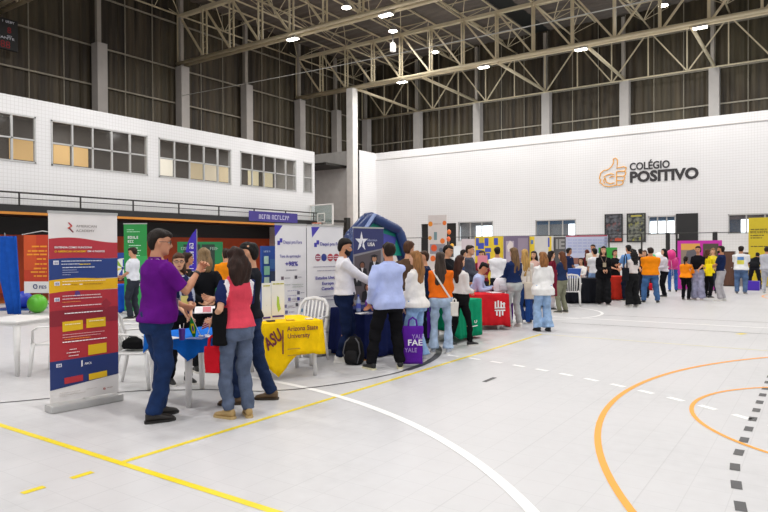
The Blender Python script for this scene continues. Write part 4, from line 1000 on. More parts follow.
# plastic furniture
M_pl = plastic('#dcdad8')
def make_table(label, w=.72, d=.72, h=.72, group=None):
    t = thing('plastic_table', label, 'table', group=group)
    b = boxm(-w/2, w/2, -d/2, d/2, h-.03, h, bev=.012); box(b, -w/2+.03, w/2-.03, -d/2+.03, d/2-.03, h-.075, h-.025); obj('tabletop', b, M_pl, t)
    for sx in (-1, 1):
        for sy in (-1, 1):
            x, y = sx*(w/2-.06), sy*(d/2-.06); obj('leg', tubem([(x, y, h-.06), (x+sx*.012, y+sy*.012, .3), (x+sx*.02, y+sy*.02, 0)], [.045, .036, .027], 8), M_pl, t, smooth=True)
    return t
def make_chair(label, group=None, col=None):
    m = col or M_pl; t = thing('plastic_chair', label, 'chair', group=group)
    b = bmesh.new(); rows = []
    for i in range(9):
        y = -.21+.42*i/8; dz = .012*math.cos((i-4)/4*1.5); rows.append([V((x, y, .43-.018*math.cos(x/.24*1.4)+(-.02 if i == 8 else 0)+s)) for x, s in [(-.23+.46*k/8, 0) for k in range(9)]]+[V((x, y, .405)) for x in [.23-.46*k/8 for k in range(9)]])
    bridge(b, rows); obj('seat', b, m, t, smooth=True)
    fr = [(-.23, -.20, .42), (-.245, -.25, .62), (-.235, -.30, .80), (-.16, -.325, .885), (0, -.335, .91), (.16, -.325, .885), (.235, -.30, .80), (.245, -.25, .62), (.23, -.20, .42)]
    obj('back_frame', tubem(fr, [(.028, .014)]*9, 8), m, t, smooth=True)
    for k in range(6):
        x = -.155+.062*k; top = .895-.5*x*x*4*.22
        obj('slat', tubem([(x*.9, -.205, .425), (x, -.255, .62), (x*1.02, -.325, top-.02)], [(.017, .006)]*3, 6), m, t, smooth=True)
    for s in (-1, 1):
        obj('armrest', tubem([(s*.25, -.27, .64), (s*.275, -.1, .655), (s*.28, .10, .645), (s*.265, .17, .60), (s*.25, .185, .43)], [(.026, .012)]*5, 8), m, t, smooth=True)
        obj('leg', tubem([(s*.235, .185, .44), (s*.245, .205, .2), (s*.255, .225, 0)], [.030, .026, .018], 8), m, t, smooth=True)
        obj('leg', tubem([(s*.225, -.20, .44), (s*.235, -.245, .2), (s*.245, -.29, 0)], [.030, .026, .018], 8), m, t, smooth=True)
    return t
def place(t, x, y, rz): t.location = (x, y, 0); t.rotation_euler = (0, 0, rz); return t
tA = place(make_table('bare white plastic table cut by the left edge'), -9.05, 4.30, math.radians(19))
tB = dup(tA, (-5.71, 4.60, 0), math.radians(-3), 'white plastic table under the blue cloth')
tC = dup(tA, (-5.86, 6.14, 0), math.radians(64), 'white plastic table under the yellow cloth')
ch = place(make_chair('white plastic armchair drawn up to the bare table at the left'), -8.42, 4.50, math.radians(125))
chair = lambda g, rz, label, **k: dup(ch, (g[0], g[1], 0), rz, label)
chair((-6.80, 4.62), math.radians(-55), 'white plastic armchair with a black bag, behind the man in purple')
chair((-7.75, 5.25), math.radians(-40), 'white plastic armchair half hidden behind the one with the black bag')
chair((-6.22, 6.95), math.radians(190), 'white plastic armchair standing before the pair of white banners')
chair(G(571, 306)[:2], math.radians(20), 'white plastic armchair beside the black-clothed table in the background')
def tablecloth(label, w, d, h, drop, col, loc, rz, corner=.0, seed=1, rip=.02, n=168, flare=.03, peak=None, m=None):
    """cloth over a table: drop = (front, right, back, left) lengths"""
    rs = random.Random(seed); per = []
    hw, hd_ = w/2+.012, d/2+.012; L = 2*(w+d); 
    for i in range(n):
        s = L*i/n
        if s < w: p, nn, sd, k = (-hw+2*hw*s/w, -hd_), (0, -1), 0, s/w
        elif s < w+d: p, nn, sd, k = (hw, -hd_+2*hd_*(s-w)/d), (1, 0), 1, (s-w)/d
        elif s < 2*w+d: p, nn, sd, k = (hw-2*hw*(s-w-d)/w, hd_), (0, 1), 2, (s-w-d)/w
        else: p, nn, sd, k = (-hw, hd_-2*hd_*(s-2*w-d)/d), (-1, 0), 3, (s-2*w-d)/d
        a, b, c = drop[sd], drop[(sd+1) % 4], drop[(sd-1) % 4]
        dr = a; e = .12
        if k > 1-e: dr = a+(b-a)*.5*((k-1+e)/e)
        elif k < e: dr = a+(c-a)*.5*((e-k)/e)
        dr += corner*max(0, 1-min(k, 1-k)*6)
        if peak and sd == peak[0]: dr += peak[2]*max(0, 1-abs(k-peak[1])*peak[3])
        cx = min(k, 1-k); 
        nx, ny = nn
        if cx < .06:
            q = (.06-cx)/.06*.5; o = {0: (1, 0), 1: (0, 1), 2: (-1, 0), 3: (0, -1)}[sd]; sg = 1 if k > .5 else -1
            nx, ny = nn[0]+o[0]*q*sg, nn[1]+o[1]*q*sg
        per.append((p[0], p[1], nx, ny, dr, s))
    b = bmesh.new(); rings = []
    ctr = []
    for f in (.15, .5, .85, 1.0):
        rings.append([V((x*f, y*f, h+.004)) for x, y, *_ in per])
    for f in (.02, .12, .3, .5, .7, .85, 1.0):
        r = []
        for x, y, nx, ny, dr, s in per:
            wv = rip*math.sin(s*19+seed)*f+rip*.6*math.sin(s*41+2*seed)*f
            o = .006+flare*f+wv; z = h+.004-dr*f
            r.append(V((x+nx*o, y+ny*o, max(z, .004))))
        rings.append(r)
    vr = bridge(b, rings, cap=False); b.faces.new(vr[0][::-1])
    o = obj('tablecloth', b, m or cloth(col), loc=(loc[0], loc[1], 0), rotz=rz, smooth=True)
    md = o.modifiers.new('s', 'SOLIDIFY'); md.thickness = .003
    return tag(o, label, 'tablecloth')
tablecloth('blue cloth draped over the table with little flags', .74, .74, .72, (.12, .16, .12, .12), '#1766c4', (-5.71, 4.60), math.radians(-3), corner=.10, flare=.01, seed=3)
yc = tablecloth('yellow cloth with maroon lettering hanging to a point over a table', .76, .76, .72, (.42, .36, .1, .3), '#f0c412', (-5.86, 6.14), math.radians(64), corner=.05, seed=5, peak=(0, .22, .26, 3.2), rip=.012)
mar = mat('ink', '#6b1a2c', .6)
text('Arizona State', .085, mar, yc, (-.10, -.425, .61), bold=.012, width=.42); text('University', .085, mar, yc, (-.10, -.432, .52), bold=.012, width=.30)
text('ASU', .21, mar, yc, (-.35, -.428, .39), bold=.03, rot=(math.pi/2, -.62, 0), shear=.3, width=.27); obj('trident', merge([boxm(-.008, .008, -.436, -.430, .30, .60)]), mar, yc); bpy.data.objects['trident'].rotation_euler = (0, .0, 0); bpy.data.objects['trident'].location = (-.16, 0, .03)
for z, x1 in ((.38, .12), (.30, .20)): obj('small_print', boxm(-.10, x1-.05, -.437, -.434, z, z+.012), prt('#b88f1c'), yc)
# on the blue table
bx, by = -6.02, 4.40
def onblue(dx, dy): c, s = math.cos(math.radians(29)), math.sin(math.radians(29)); return (bx+dx*c-dy*s, by+dx*s+dy*c)
g = G(182, 340, .726); t = thing('plastic_cup', 'purple plastic cup with straw on the blue table', 'cup', (g.x, g.y, .726))
b = bmesh.new(); lathe(b, [(.026, 0), (.034, .11), (.036, .115), (.032, .112), (.024, .006)], 16); obj('cup_body', b, plastic('#5a2aa0'), t, smooth=True); obj('straw', tubem([(0, 0, .01), (.03, 0, .17)], .004, 6), M_white, t)
for k, (x, y) in enumerate(((201, 336.5), (207, 335.8))):
    g = G(x, y, .726); t = thing('table_flag', ('small green flag with yellow diamond leaning on the blue table', 'small striped flag with blue canton leaning on the blue table')[k], 'flag', (g.x, g.y, .726), math.atan2(g.y, g.x)-math.pi/2)
    sx = (-.10, .075)[k]; obj('flag_pole', tubem([(0, 0, 0), (sx, 0, .22)], .004, 5), M_white, t); obj('base', boxm(-.025, .025, -.02, .02, 0, .012), M_white, t)
    b = bmesh.new()
    A_ = V((sx*.98, -.003, .215)); d1 = V((-sx, 0, -.2)).normalized()*.12; d2 = V((-.09, -.01, -.035))
    if k == 0: d1 = V((.055, 0, -.125)); d2 = V((-.02, 0, -.13))
    def fp(u, v, l=0): return A_+d1*u+d2*v+V((0, -l, 0))
    def fq(c, pts, nm, l): b = bmesh.new(); vs = [b.verts.new(fp(u, v, l)) for u, v in pts]; b.faces.new(vs); o = obj(nm, b, cloth(c), t); md = o.modifiers.new('s', 'SOLIDIFY'); md.thickness = .0015
    if k == 0:
        fq('#1e8a3a', [(0, 0), (1, 0), (1, 1), (0, 1)], 'flag_cloth', 0); fq('#e8cf1e', [(.5, .1), (.9, .5), (.5, .9), (.1, .5)], 'diamond', .003); fq('#23368a', [(.5+.17*math.cos(a), .5+.17*math.sin(a)) for a in [2*math.pi*i/12 for i in range(12)]], 'disc', .006)
    else:
        fq('#e9e5e5', [(0, 0), (1, 0), (1, 1), (0, 1)], 'flag_cloth', 0)
        for i in range(5): fq('#b3243a', [(i*.22, 0), (i*.22+.11, 0), (i*.22+.11, 1), (i*.22, 1)], 'stripe', .003)
        fq('#2b3a86', [(0, 0), (.5, 0), (.5, .45), (0, .45)], 'canton', .006)
for k, (x, y, c) in enumerate(((172, 338, '#e9e6e4'), (196, 338.5, '#6c7fb8'), (214, 336.5, '#d9d6e6'))):
    g = G(x, y, .726); tag(obj('leaflet', boxm(-.09, .09, -.06, .06, 0, .004+k*.001), prt(c), loc=(g.x, g.y, .726), rotz=.4*k), ('white leaflet lying at the left of the blue table', 'blue leaflet lying between the little flags', 'pale leaflet at the right end of the blue table')[k], 'leaflet')
# on the yellow table: map boards
for k, (x0, y0, x1, y1) in enumerate(((262, 283, 271, 321), (271.5, 281, 284.5, 319.5))):
    a, b = G(x0, y1, .73), G(x1, y1-1, .73)
    p = Panel('map_board', ('white map board at the left of the yellow table', 'middle white map board with green map on the yellow table', 'right white map board with purple foot on the yellow table')[k], 'board', a[:2], b[:2], z=.727)
    obj('sheet', boxm(0, p.w, -.003, .003, 0, p.uv((x0+x1)/2, y0)[1]), prt('#e6e4dc'), p.t); obj('easel', tubem([(p.w/2, .0, .2), (p.w/2, .10, 0)], .006, 5), M_grey, p.t)
    xm = (x0+x1)/2
    if k == 1: p.quad([(xm-1, 296), (xm+.8, 297), (xm+1.2, 303), (xm+2.6, 309), (xm, 312), (xm-1.4, 305)], '#a9c83a', 'map_shape', lift=.001)
    else: p.lines([(287, 298, 291), (287, 296, 296), (287, 298, 302), (287, 295, 308)], '#9a97b0', .9)
    p.prect(x0+.8, y1-4.6, x1-.8, y1-2, '#4a2f86', 'purple_strip', lift=.001); p.lines([(x0+1, x1-1, y0+3)], '#b9b54a', 1.2)
for k, (x, c) in enumerate(((268, '#2a2233'), (281, '#e4c23a'), (300, '#e9e6e0'))):
    g = tC.matrix_basis @ V((-.26+.26*k, -.27, 0)); tag(obj('leaflet_stack', boxm(-.05, .05, -.035, .035, 0, .015), prt(c), loc=(g.x, g.y, .728), rotz=1.0), ('small dark leaflet stack on the yellow table', 'small yellow leaflet stack on the yellow cloth', 'small white leaflet stack at the right of the yellow table')[k], 'leaflets')
# navy table with backpack and bottle
tD = dup(tA, (-5.88, 8.15, 0), math.radians(80), 'white plastic table hidden under the navy cloth')
tablecloth('navy cloth reaching the floor between the bearded man and the blue shirt', .98, .74, .725, (.71, .71, .71, .71), '#1c2450', (-5.88, 8.15), math.radians(80), seed=8, rip=.02)
for o_ in tD.children: pass
g = G(358.5, 311.5, .73); t = thing('water_bottle', 'clear water bottle with bluish label on the navy table', 'bottle', (g.x, g.y, .73))
b = bmesh.new(); lathe(b, [(.0, 0), (.032, 0), (.034, .02), (.034, .15), (.014, .20), (.014, .22)], 14); obj('bottle_body', b, mat('bottle_plastic', '#a9b9dd', .1, alpha=.6), t, smooth=True); b = bmesh.new(); lathe(b, [(.0355, .05), (.0355, .12)], 14); obj('label_band', b, prt('#4a55b0'), t); b = bmesh.new(); lathe(b, [(.0, .245), (.015, .245), (.016, .215), (0, .215)], 10); obj('cap', b, plastic('#2a3a9a'), t)
for k, (x, c) in enumerate(((364, '#d8d6dc'), (372, '#8d8aa6'))):
    g = G(x, 313.6, .73); tag(obj('brochure', boxm(-.1, .1, -.07, .07, 0, .012), prt(c), loc=(g.x, g.y, .73), rotz=1.2), ('white brochures at the front edge of the navy table', 'grey-purple brochures by the blue-shirted man on the navy table')[k], 'brochure')
g = G(370.5, 309, .73); tag(obj('round_sign', tubem([(.07*math.cos(a), 0, .085+.07*math.sin(a)) for a in [2*math.pi*i/18 for i in range(19)]], .018, 6), plastic('#7a3aa6'), loc=(g.x, g.y, .73), rotz=.4, smooth=True), 'small purple ring-shaped sign on the navy table', 'sign')
g = G(353, 362); t = thing('backpack', 'black backpack standing on the floor against the navy table', 'backpack', (-5.50, 7.21, 0), .25); t.scale = (.84, .84, .86)
b = bmesh.new(); loftz(b, [(.0, .13, .08, -.08), (.03, .16, .11, -.10), (.2, .17, .12, -.11), (.36, .15, .10, -.10), (.44, .10, .06, -.07), (.46, .04, .02, -.03)], 20, 2.8); obj('bag_body', ripple(blend(b, .012, 'bag', 1), .006, 20, 14, 3), cloth('#1a1a1c'), t, smooth=True)
b = bmesh.new(); loftz(b, [(.03, .10, -.10, -.16), (.1, .12, -.09, -.17), (.22, .10, -.09, -.15), (.24, .05, -.1, -.12)], 16, 2.8); obj('front_pocket', b, cloth('#232325'), t, smooth=True)
for s in (-1, 1): obj('shoulder_strap', tubem([(s*.06, .10, .42), (s*.08, .17, .30), (s*.10, .15, .12), (s*.12, .11, .04)], [(.022, .006)]*4, 6), cloth('#4a4a4e'), t)
for s in (-1, 1): obj('piping', tubem([(s*.10, -.12, .03), (s*.155, -.11, .2), (s*.12, -.09, .37), (s*.05, -.06, .44)], [(.012, .008)]*4, 6), cloth('#5b5b5f'), t)
obj('handle', tubem([(-.04, .03, .45), (0, .04, .49), (.04, .03, .45)], .009, 6), cloth('#2a2a2c'), t)
# inflatable arch
A0, A1 = V((-8.0, 10.2, 0)), V((-7.35, 11.75, 0))
t = thing('inflatable_arch', 'dark blue inflatable arch tent with teal banner behind the star banner', 'inflatable tent', (A0.x, A0.y, 0), math.atan2(A1.y-A0.y, A1.x-A0.x))
tmp = Panel('x', '', '', (A0.x, A0.y), (A1.x, A1.y)); arcp = [tmp.uv(*q) for q in ((347.5, 300), (348.5, 262), (353, 238), (372, 217), (399, 230.5), (409, 262), (410.5, 300))]; bpy.data.objects.remove(tmp.t)
arcp = [(arcp[0][0], 0)]+arcp[1:-1]+[(arcp[-1][0], 0)]; minf = mat('inflatable_fabric', '#1d3466', .35, noise=.08, nscale=3)
for dy, nm in ((0, 'front_arch'), (.22, 'rear_arch')):
    pts = [V((u, dy, v+(.12 if False else 0))) for u, v in arcp]; b = bmesh.new()
    for a_, c_ in zip(pts, pts[1:]): tube(b, [a_, a_.lerp(c_, .1), a_.lerp(c_, .9), c_], [.085, .108, .108, .085], 14, round_=True)
    obj(nm, b, minf, t, smooth=True)
for i in (2, 3, 4):
    b = tubem([(arcp[i][0], 0, arcp[i][1]), (arcp[i][0], .22, arcp[i][1])], .10, 12); obj('ridge_tube', b, minf, t, smooth=True)
obj('ridge_strip', tubem([(arcp[3][0]-.02, -.14, arcp[3][1]+.05), ((arcp[2][0]+arcp[3][0])/2-.02, -.16, (arcp[2][1]+arcp[3][1])/2-.02)], [(.06, .03)]*2, 8), plastic('#7f8fb8'), t)
uL, uR = arcp[1][0], arcp[5][0]; vv = arcp[1][1]
obj('teal_banner', poly(bmesh.new(), [(uL+.05, vv+.12), (uR-.05, vv+.12), (arcp[4][0]+.02, arcp[4][1]-.02), (arcp[3][0], arcp[3][1]-.1), (arcp[2][0], arcp[2][1]-.02)], .06, .09), prt('#1a9a86'), t)
text('salas!', .22, mat('ink', WT, .5), t, (arcp[4][0]-.62, .055, vv+.22), bold=.02, width=.55); text('nas', .22, mat('ink', WT, .5), t, (uL+.12, .055, vv+.22), bold=.02, width=.3)
obj('purple_patch', poly(bmesh.new(), [(arcp[3][0]+.25, arcp[3][1]-.32), (arcp[3][0]+.65, arcp[3][1]-.42), (arcp[3][0]+.55, arcp[3][1]-.75), (arcp[3][0]+.3, arcp[3][1]-.72)], .05, .058), prt('#4a4fa8'), t)
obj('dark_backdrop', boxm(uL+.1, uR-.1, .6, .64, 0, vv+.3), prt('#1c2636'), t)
# green and red tables
tE = dup(tA, (-5.72, 10.20, 0), math.radians(88), 'white plastic table under the green cloth')
gc = tablecloth('green cloth with a small white logo, hanging almost to the floor', .98, .80, .72, (.66, .66, .3, .5), '#0f8a62', (-5.62, 10.20), math.radians(88), seed=11, rip=.016)
text('U', .07, mat('ink', WT, .5), gc, (.14, -.455, .30), bold=.02, width=.10); obj('small_print', boxm(.06, .26, -.46, -.455, .24, .255), prt(WT), gc)
tF = dup(tA, (-5.86, 11.90, 0), math.radians(45), 'white plastic table under the red cloth')
rc = tablecloth('red cloth with a white crest, on the table of the seated man', 1.0, .76, .72, (.62, .68, .3, .4), '#c8232b', (-5.86, 11.90), math.radians(45), seed=13, rip=.016)
obj('crest', merge([boxm(.20+a, .20+b, -.440, -.434, .32+c, .32+d) for a, b, c, d in ((.0, .03, .14, .26), (.06, .09, .12, .28), (.12, .15, .14, .26), (.18, .21, .12, .24), (0, .22, .12, .145), (.0, .22, .07, .095), (.03, .06, -.02, .08), (.09, .12, -.04, .08), (.15, .18, -.02, .08), (.12, .22, .2, .225))]), prt(WT), rc)
g = G(573, 295); 
g = G(587.5, 304); g = g+V((F_.x, F_.y, 0))*.5; tG = dup(tA, (g.x, g.y, 0), math.radians(34.6), 'white plastic table under the black cloth in the background')
tablecloth('black cloth to the floor on the long table in the background', 1.0, .74, .74, (.72, .72, .72, .72), '#1b1c22', (g.x, g.y), math.radians(34.6), seed=17, rip=.03)
g = G(612.5, 299.5); tablecloth('red cloth to the floor between two women in black', .7, .6, .75, (.73, .73, .73, .73), '#c63528', (g.x, g.y), math.radians(30), seed=19, rip=.02)
dup(tA, (g.x, g.y, 0), math.radians(30), 'white plastic table under the far red cloth').scale = (.8, .75, 1)
g = G(571, 287); t = thing('storage_bin', 'blue plastic bin on the black-clothed background table', 'bin', (tG.location.x-.25, tG.location.y-.1, .745), .6)
b = bmesh.new(); bridge(b, [[V((sx*w, sy*w*.7, z)) for sx, sy in ((-1, -1), (1, -1), (1, 1), (-1, 1))] for w, z in ((.17, 0), (.21, .28), (.19, .28), (.155, .02))]); obj('bin_body', b, plastic('#2c5ab8'), t); obj('rim', boxm(-.22, .22, -.16, .16, .27, .29), plastic('#3a68c4'), t)
# display walls in the background
def board(label, x0, x1, ytop, Y, col, cat='board', name='display_board', th=.04):
    def atY(px): r = ray(px, ytop); k = Y/r.y; return r.x*k, CAMH+r.z*k
    xa, za = atY(x0); xb, zb = atY(x1)
    p = Panel(name, label, cat, (xa, Y), (xb, Y)); H = (za+zb)/2; obj('panel', boxm(0, p.w, 0, th, 0.05, H), prt(col), p.t); obj('feet', boxm(.02, p.w-.02, -.06, .16, 0, .05), M_grey, p.t); p.H = H; p.y0 = .002; return p
p = board('pale pink display board left of the yellow board', 461.5, 474.5, 239, 26.0, '#c9bcc0')
p = board('yellow display board with blue squares', 475, 503, 236.5, 26.0, '#d6b927')
for x0, y0, x1, y1 in ((476, 238, 479, 246), (480.5, 238, 483, 241), (484.5, 238, 488.5, 246), (478, 243, 484, 249), (485, 248, 491, 252), (476, 250, 482, 256), (486, 253, 490, 260), (494, 238, 498, 245), (478.5, 258, 485, 266)): p.prect(x0, y0, x1, y1, '#3a4aa8', 'blue_square', lift=.001)
p.prect(479.5, 237.5, 483.5, 243, '#b9a53a', 'olive_square', lift=.002)
p = board('purple-grey display board with a pale photograph', 503.5, 529, 236, 25.9, '#6d5f77')
p.prect(506, 241, 514, 262, '#a79aa8', 'photo_print', lift=.001); p.prect(518, 238, 528, 258, '#8a7c8c', 'photo_print', lift=.001); p.quad([(507, 246), (510, 240.5), (513, 243), (513, 250), (508, 252)], '#d0c4c0', 'photo_shape', lift=.002)
p = board('white display board edged in yellow', 529.5, 553, 236, 26.0, '#c6c2bd')
p.prect(529.5, 236.5, 534.5, 262, '#dcbf2a', 'yellow_edge', lift=.001); p.prect(548.5, 236.5, 551.5, 262, '#dcbf2a', 'yellow_edge', lift=.001); p.prect(530.8, 240, 533.4, 244, '#5a78a8', 'blue_square', lift=.002); p.prect(548, 237.5, 549.6, 247, '#3f4aa0', 'blue_square', lift=.002)
p = board('dark grey display board with blurred white lettering', 553.5, 565.5, 237, 26.1, '#4c4a4a')
p.txt('IE', 555.5, 248.5, 564.5, 9, '#8f8d8b', .04)
p = board('long pale blue display board with a maroon top', 565.8, 607.5, 235.5, 24.5, '#b9bdd3')
p.prect(566, 235, 607.4, 237, '#a33a52', 'maroon_strip', lift=.001); p.prect(604.5, 237, 607.4, 262, '#8e8ea6', 'grey_edge', lift=.001)
for x in range(568, 604, 5):
    p.lines([(x, x+4, y) for y in (240, 243, 246, 249, 252)], '#9aa3cc', 1.0)
p.prect(566, 258, 607, 264, '#8a5a4c', 'brown_strip', lift=.001)
p = board('low green display board behind the woman in black', 598.5, 617, 247.5, 24.0, '#2f9a38')
p = board('white illuminated screen near the dark doorway', 453.5, 466, 246, 27.5, '#e4e8ec', cat='screen', name='projection_screen')
# white stand with orange pictures in front of the doorway
p = board('tall white stand with orange figures before the dark doorway', 428, 446.5, 215, 30.6, '#cfc7c4', cat='stand', name='display_stand')
for k, (x, y, r, c) in enumerate(((430.5, 224, 2.2, '#e08a28'), (444.5, 223, 2, '#d9702a'), (434, 248, 3, '#d8552a'), (442.5, 241, 2.4, '#e2772c'), (430, 238, 1.8, '#c9862f'), (438, 255, 2.4, '#7c7f88'), (433, 258.5, 2.6, '#df6a28'), (441, 250, 2, '#5b6270'))): p.disc(x, y, r, c, 'orange_figure' if k not in (5, 7) else 'grey_figure')
p.prect(430, 244, 445, 254, '#8e8a92', 'photo_print', lift=.0005); p.lines([(433.5, 441, 224)], '#b9a9a2', 1.2); p.prect(434, 232, 437, 240, '#6f8a90', 'photo_print', lift=.001)
for i, (x, y) in enumerate(((448.5, 239), (452, 246), (449, 232))):
    g = ray(x, y); k = 30.2/g.y; P0 = V((g.x*k, 30.2, CAMH+g.z*k)); t = thing('balloon', ('orange balloon right of the tall white stand', 'yellow balloon lowest beside the tall white stand', 'small orange balloon highest beside the white stand')[i], 'balloon', (P0.x, P0.y, P0.z))
    obj('balloon_body', ball(bmesh.new(), (0, 0, 0), (.11, .11, .14), 14), plastic(('#d9602a', '#e0a52a', '#d9702a')[i]), t, smooth=True); obj('string', tubem([(0, 0, -.13), (.02, 0, -.6), (0, 0, -P0.z)], .004, 4), M_white, t)
# posters on the back wall
def b_post(cols, sc):
    def f(nt, b):
        tc = nt.nodes.new('ShaderNodeTexCoord'); c = mixc(nt, noise_fac(nt, tc, sc, (1, 1, 1.6), .42, .6, 6), cols[0], cols[1]); c = mixc(nt, noise_fac(nt, tc, sc*.6, (1.7, 1, 1), .58, .7, 3), c, cols[2])
        nt.links.new(c, b.inputs['Base Color']); b.inputs['Roughness'].default_value = .5
    return f
for k, (x0, x1) in enumerate(((-8.99, -8.12), (-7.93, -7.05))):
    t = thing('wall_poster', ('dark poster with reddish picture, left one under the wall sign', 'dark poster with yellowish picture, right one under the wall sign')[k], 'poster', (x0, 32.44, 1.95))
    obj('poster_sheet', boxm(0, x1-x0, -.02, .02, 0, 1.40), M_black, t); obj('poster_print', boxm(.06, x1-x0-.06, -.024, -.019, .06, 1.34), node_mat('poster_print_%d' % k, b_post((('#24262b', '#5e6066', '#7a3a34'), ('#26282a', '#77796c', '#8d8a3c'))[k], 5)), t)
    if k == 0: obj('red_corner', boxm(.5, .82, -.028, -.023, .06, .2), prt('#b3482e'), t)
    if k == 1: obj('yellow_heading', boxm(.2, .7, -.028, -.023, 1.24, 1.30), prt('#b5a832'), t)
# pink framed photo board
p = board('magenta framed picture board behind the girl in orange', 677.5, 722, 240.5, 27.0, '#c026a0')
p.prect(681, 243.5, 700, 285, '#8a7a6a', 'picture_print', lift=.001); p.prect(681, 243.5, 700, 250, '#d9a04a', 'picture_print', lift=.002); p.quad([(684, 262), (687, 251), (694, 249), (700, 256), (700, 268), (688, 270)], '#5c5a60', 'picture_shape', lift=.003); p.prect(703, 243.5, 718.5, 282, '#4c4436', 'dark_print', lift=.001)
for i, (x, y, c, r) in enumerate(((671, 255, '#d6247e', .17), (673, 263, '#c4207a', .19), (652.5, 258, '#2fae6a', .14), (659, 258, '#e4e6e4', .19))):
    yy = 24.6+.5*i; g = ray(x, y); k = yy/g.y; P0 = V((g.x*k, yy, CAMH+g.z*k)); t = thing('balloon', ('magenta balloon left of the magenta framed board', 'lower magenta balloon left of the framed board', 'green balloon above the big white balloon', 'big white balloon behind the black-haired woman')[i], 'balloon', tuple(P0))
    obj('balloon_body', ball(bmesh.new(), (0, 0, 0), (r, r, r*1.15), 16), plastic(c), t, smooth=True); obj('string', tubem([(0, 0, -r), (.03, 0, -r-.3), (0, 0, -P0.z)], .005, 4), M_white, t)
# right-hand background: yellow banner, brown cabinet, counter, purple box
p = board('tall yellow banner with dark lettering cut by the right edge', 748.5, 773, 217.5, 30.7, '#d2bb1c', cat='banner', name='hanging_banner')
p.lines([(750.5, 767, 229.5)], '#6e6418', 1.0); u_, v_ = p.uv(750.5, 233.3); glyphs(p.t, u_, v_, .75, .10, '#4a4312', seed=12); p.lines([(750.5, 764, 235.5), (750.5, 762, 238), (751, 767, 246.5)], '#6e6418', 1.0)
g = G(731.5, 284.5); t = thing('wooden_cabinet', 'dark brown wooden cabinet against the raised walkway', 'cabinet', (g.x, 31.0, 0)); g2 = ray(731.5, 253.5)
obj('body', boxm(-.28, .28, -.22, .22, 0, 1.5, bev=.01), mat('dark_wood', '#4a2f20', .5, noise=.25, nscale=4, stretch=(4, 4, .6)), t); obj('door', boxm(-.24, .24, -.24, -.22, .06, 1.44), mat('dark_wood', '#573826', .5, noise=.25, nscale=4, stretch=(4, 4, .6)), t); obj('knob', ball(bmesh.new(), (.18, -.25, .8), .02, 8), M_alu, t)
g = G(742, 283.5); t = thing('wooden_counter', 'low dark wooden counter behind the man in a white t-shirt', 'counter', (g.x+.75, 30.97, 0)); obj('body', boxm(-.5, .6, -.2, .2, 0, 1.35), paint('#8d8378'), t); obj('top', boxm(-.55, .65, -.25, .25, 1.35, 1.45), mat('dark_wood', '#4a2f20', .5, noise=.25, nscale=4, stretch=(4, 4, .6)), t)
g = G(751.5, 290.5); tag(obj('storage_box', boxm(-.26, .26, -.2, .2, 0, .36, bev=.02), plastic('#4a2ab0'), loc=(g.x, g.y+.25, 0)), 'purple plastic box on the floor by the leaning person', 'box')
g = G(644, 292); t = thing('duffel_bag', 'red bag on the floor left of the man in orange', 'bag', (g.x, g.y+1.2, 0)); b = bmesh.new(); loftz(b, [(0, .2, .1, -.1), (.04, .25, .14, -.14), (.2, .25, .14, -.14), (.28, .2, .08, -.08)], 18, 2.6); obj('bag_body', b, cloth('#b81f2c'), t, smooth=True); obj('handle', tubem([(-.1, 0, .26), (0, 0, .38), (.1, 0, .26)], .012, 6), cloth('#8a1620'), t)
for k, (x, y) in enumerate(((640, 262), (655, 270))):
    g = G(x, 287); 
g = G(636, 286.5); t = thing('display_shelf', 'dark shelf unit against the walkway below the posters', 'shelf', (g.x+.2, g.y-.2, 0)); obj('frame', merge([boxm(-.6, -.56, -.2, .2, 0, 1.1), boxm(.56, .6, -.2, .2, 0, 1.1), boxm(-.6, .6, .18, .2, 0, 1.1)]), M_dark, t)
for z in (.1, .55, 1.06): obj('shelf_board', boxm(-.58, .58, -.2, .2, z, z+.03), M_dark, t)
# table furniture of the small stands behind the crowd
g = G(528, 308); tablecloth('black cloth on the low table between the denim jacket and the white blouse', .9, .6, .74, (.7, .7, .7, .7), '#22242a', (g.x, g.y+.5), math.radians(18), seed=30, rip=.02)
dup(tA, (g.x, g.y+.5, 0), math.radians(18), 'white plastic table hidden under the low black cloth').scale = (1.1, .75, 1)
g = G(125, 312); tablecloth('blue cloth reaching the floor under the prize wheel', .62, .6, .74, (.72, .72, .72, .72), '#1b4fb4', (g.x, g.y), math.atan2(g.y, g.x)-math.pi/2, seed=31, rip=.015)
dup(tA, (g.x, g.y, 0), math.atan2(g.y, g.x)-math.pi/2, 'white plastic table under the cloth of the prize wheel').scale = (.75, .75, 1)
g = G(129.5, 286, .75); tag(obj('cardboard_box', boxm(-.1, .1, -.1, .1, 0, .13, bev=.008), paint('#d5d6da'), loc=(g.x+.05, g.y+.1, .75)), 'white box on the blue table of the prize wheel', 'box')
# ------------------------------------------------------------------ people
def at_px(x, y): g = G(x, y); return g.x, g.y
def P(label, px, fy, h, face, **k): X, Y = at_px(px, fy) if not isinstance(px, tuple) else px; return person(label, X, Y, h, face, **k)
J = '#2b4a78'
def raglan(c, sh, el, s):
    ax = abs(c.x)
    if c.z > 1.05 and ax > .168+max(0, c.z-1.38)*-.6: return 1
    if c.z > 1.22 and ax > .118+max(0, (1.36-c.z))*.35: return 2
    return 0
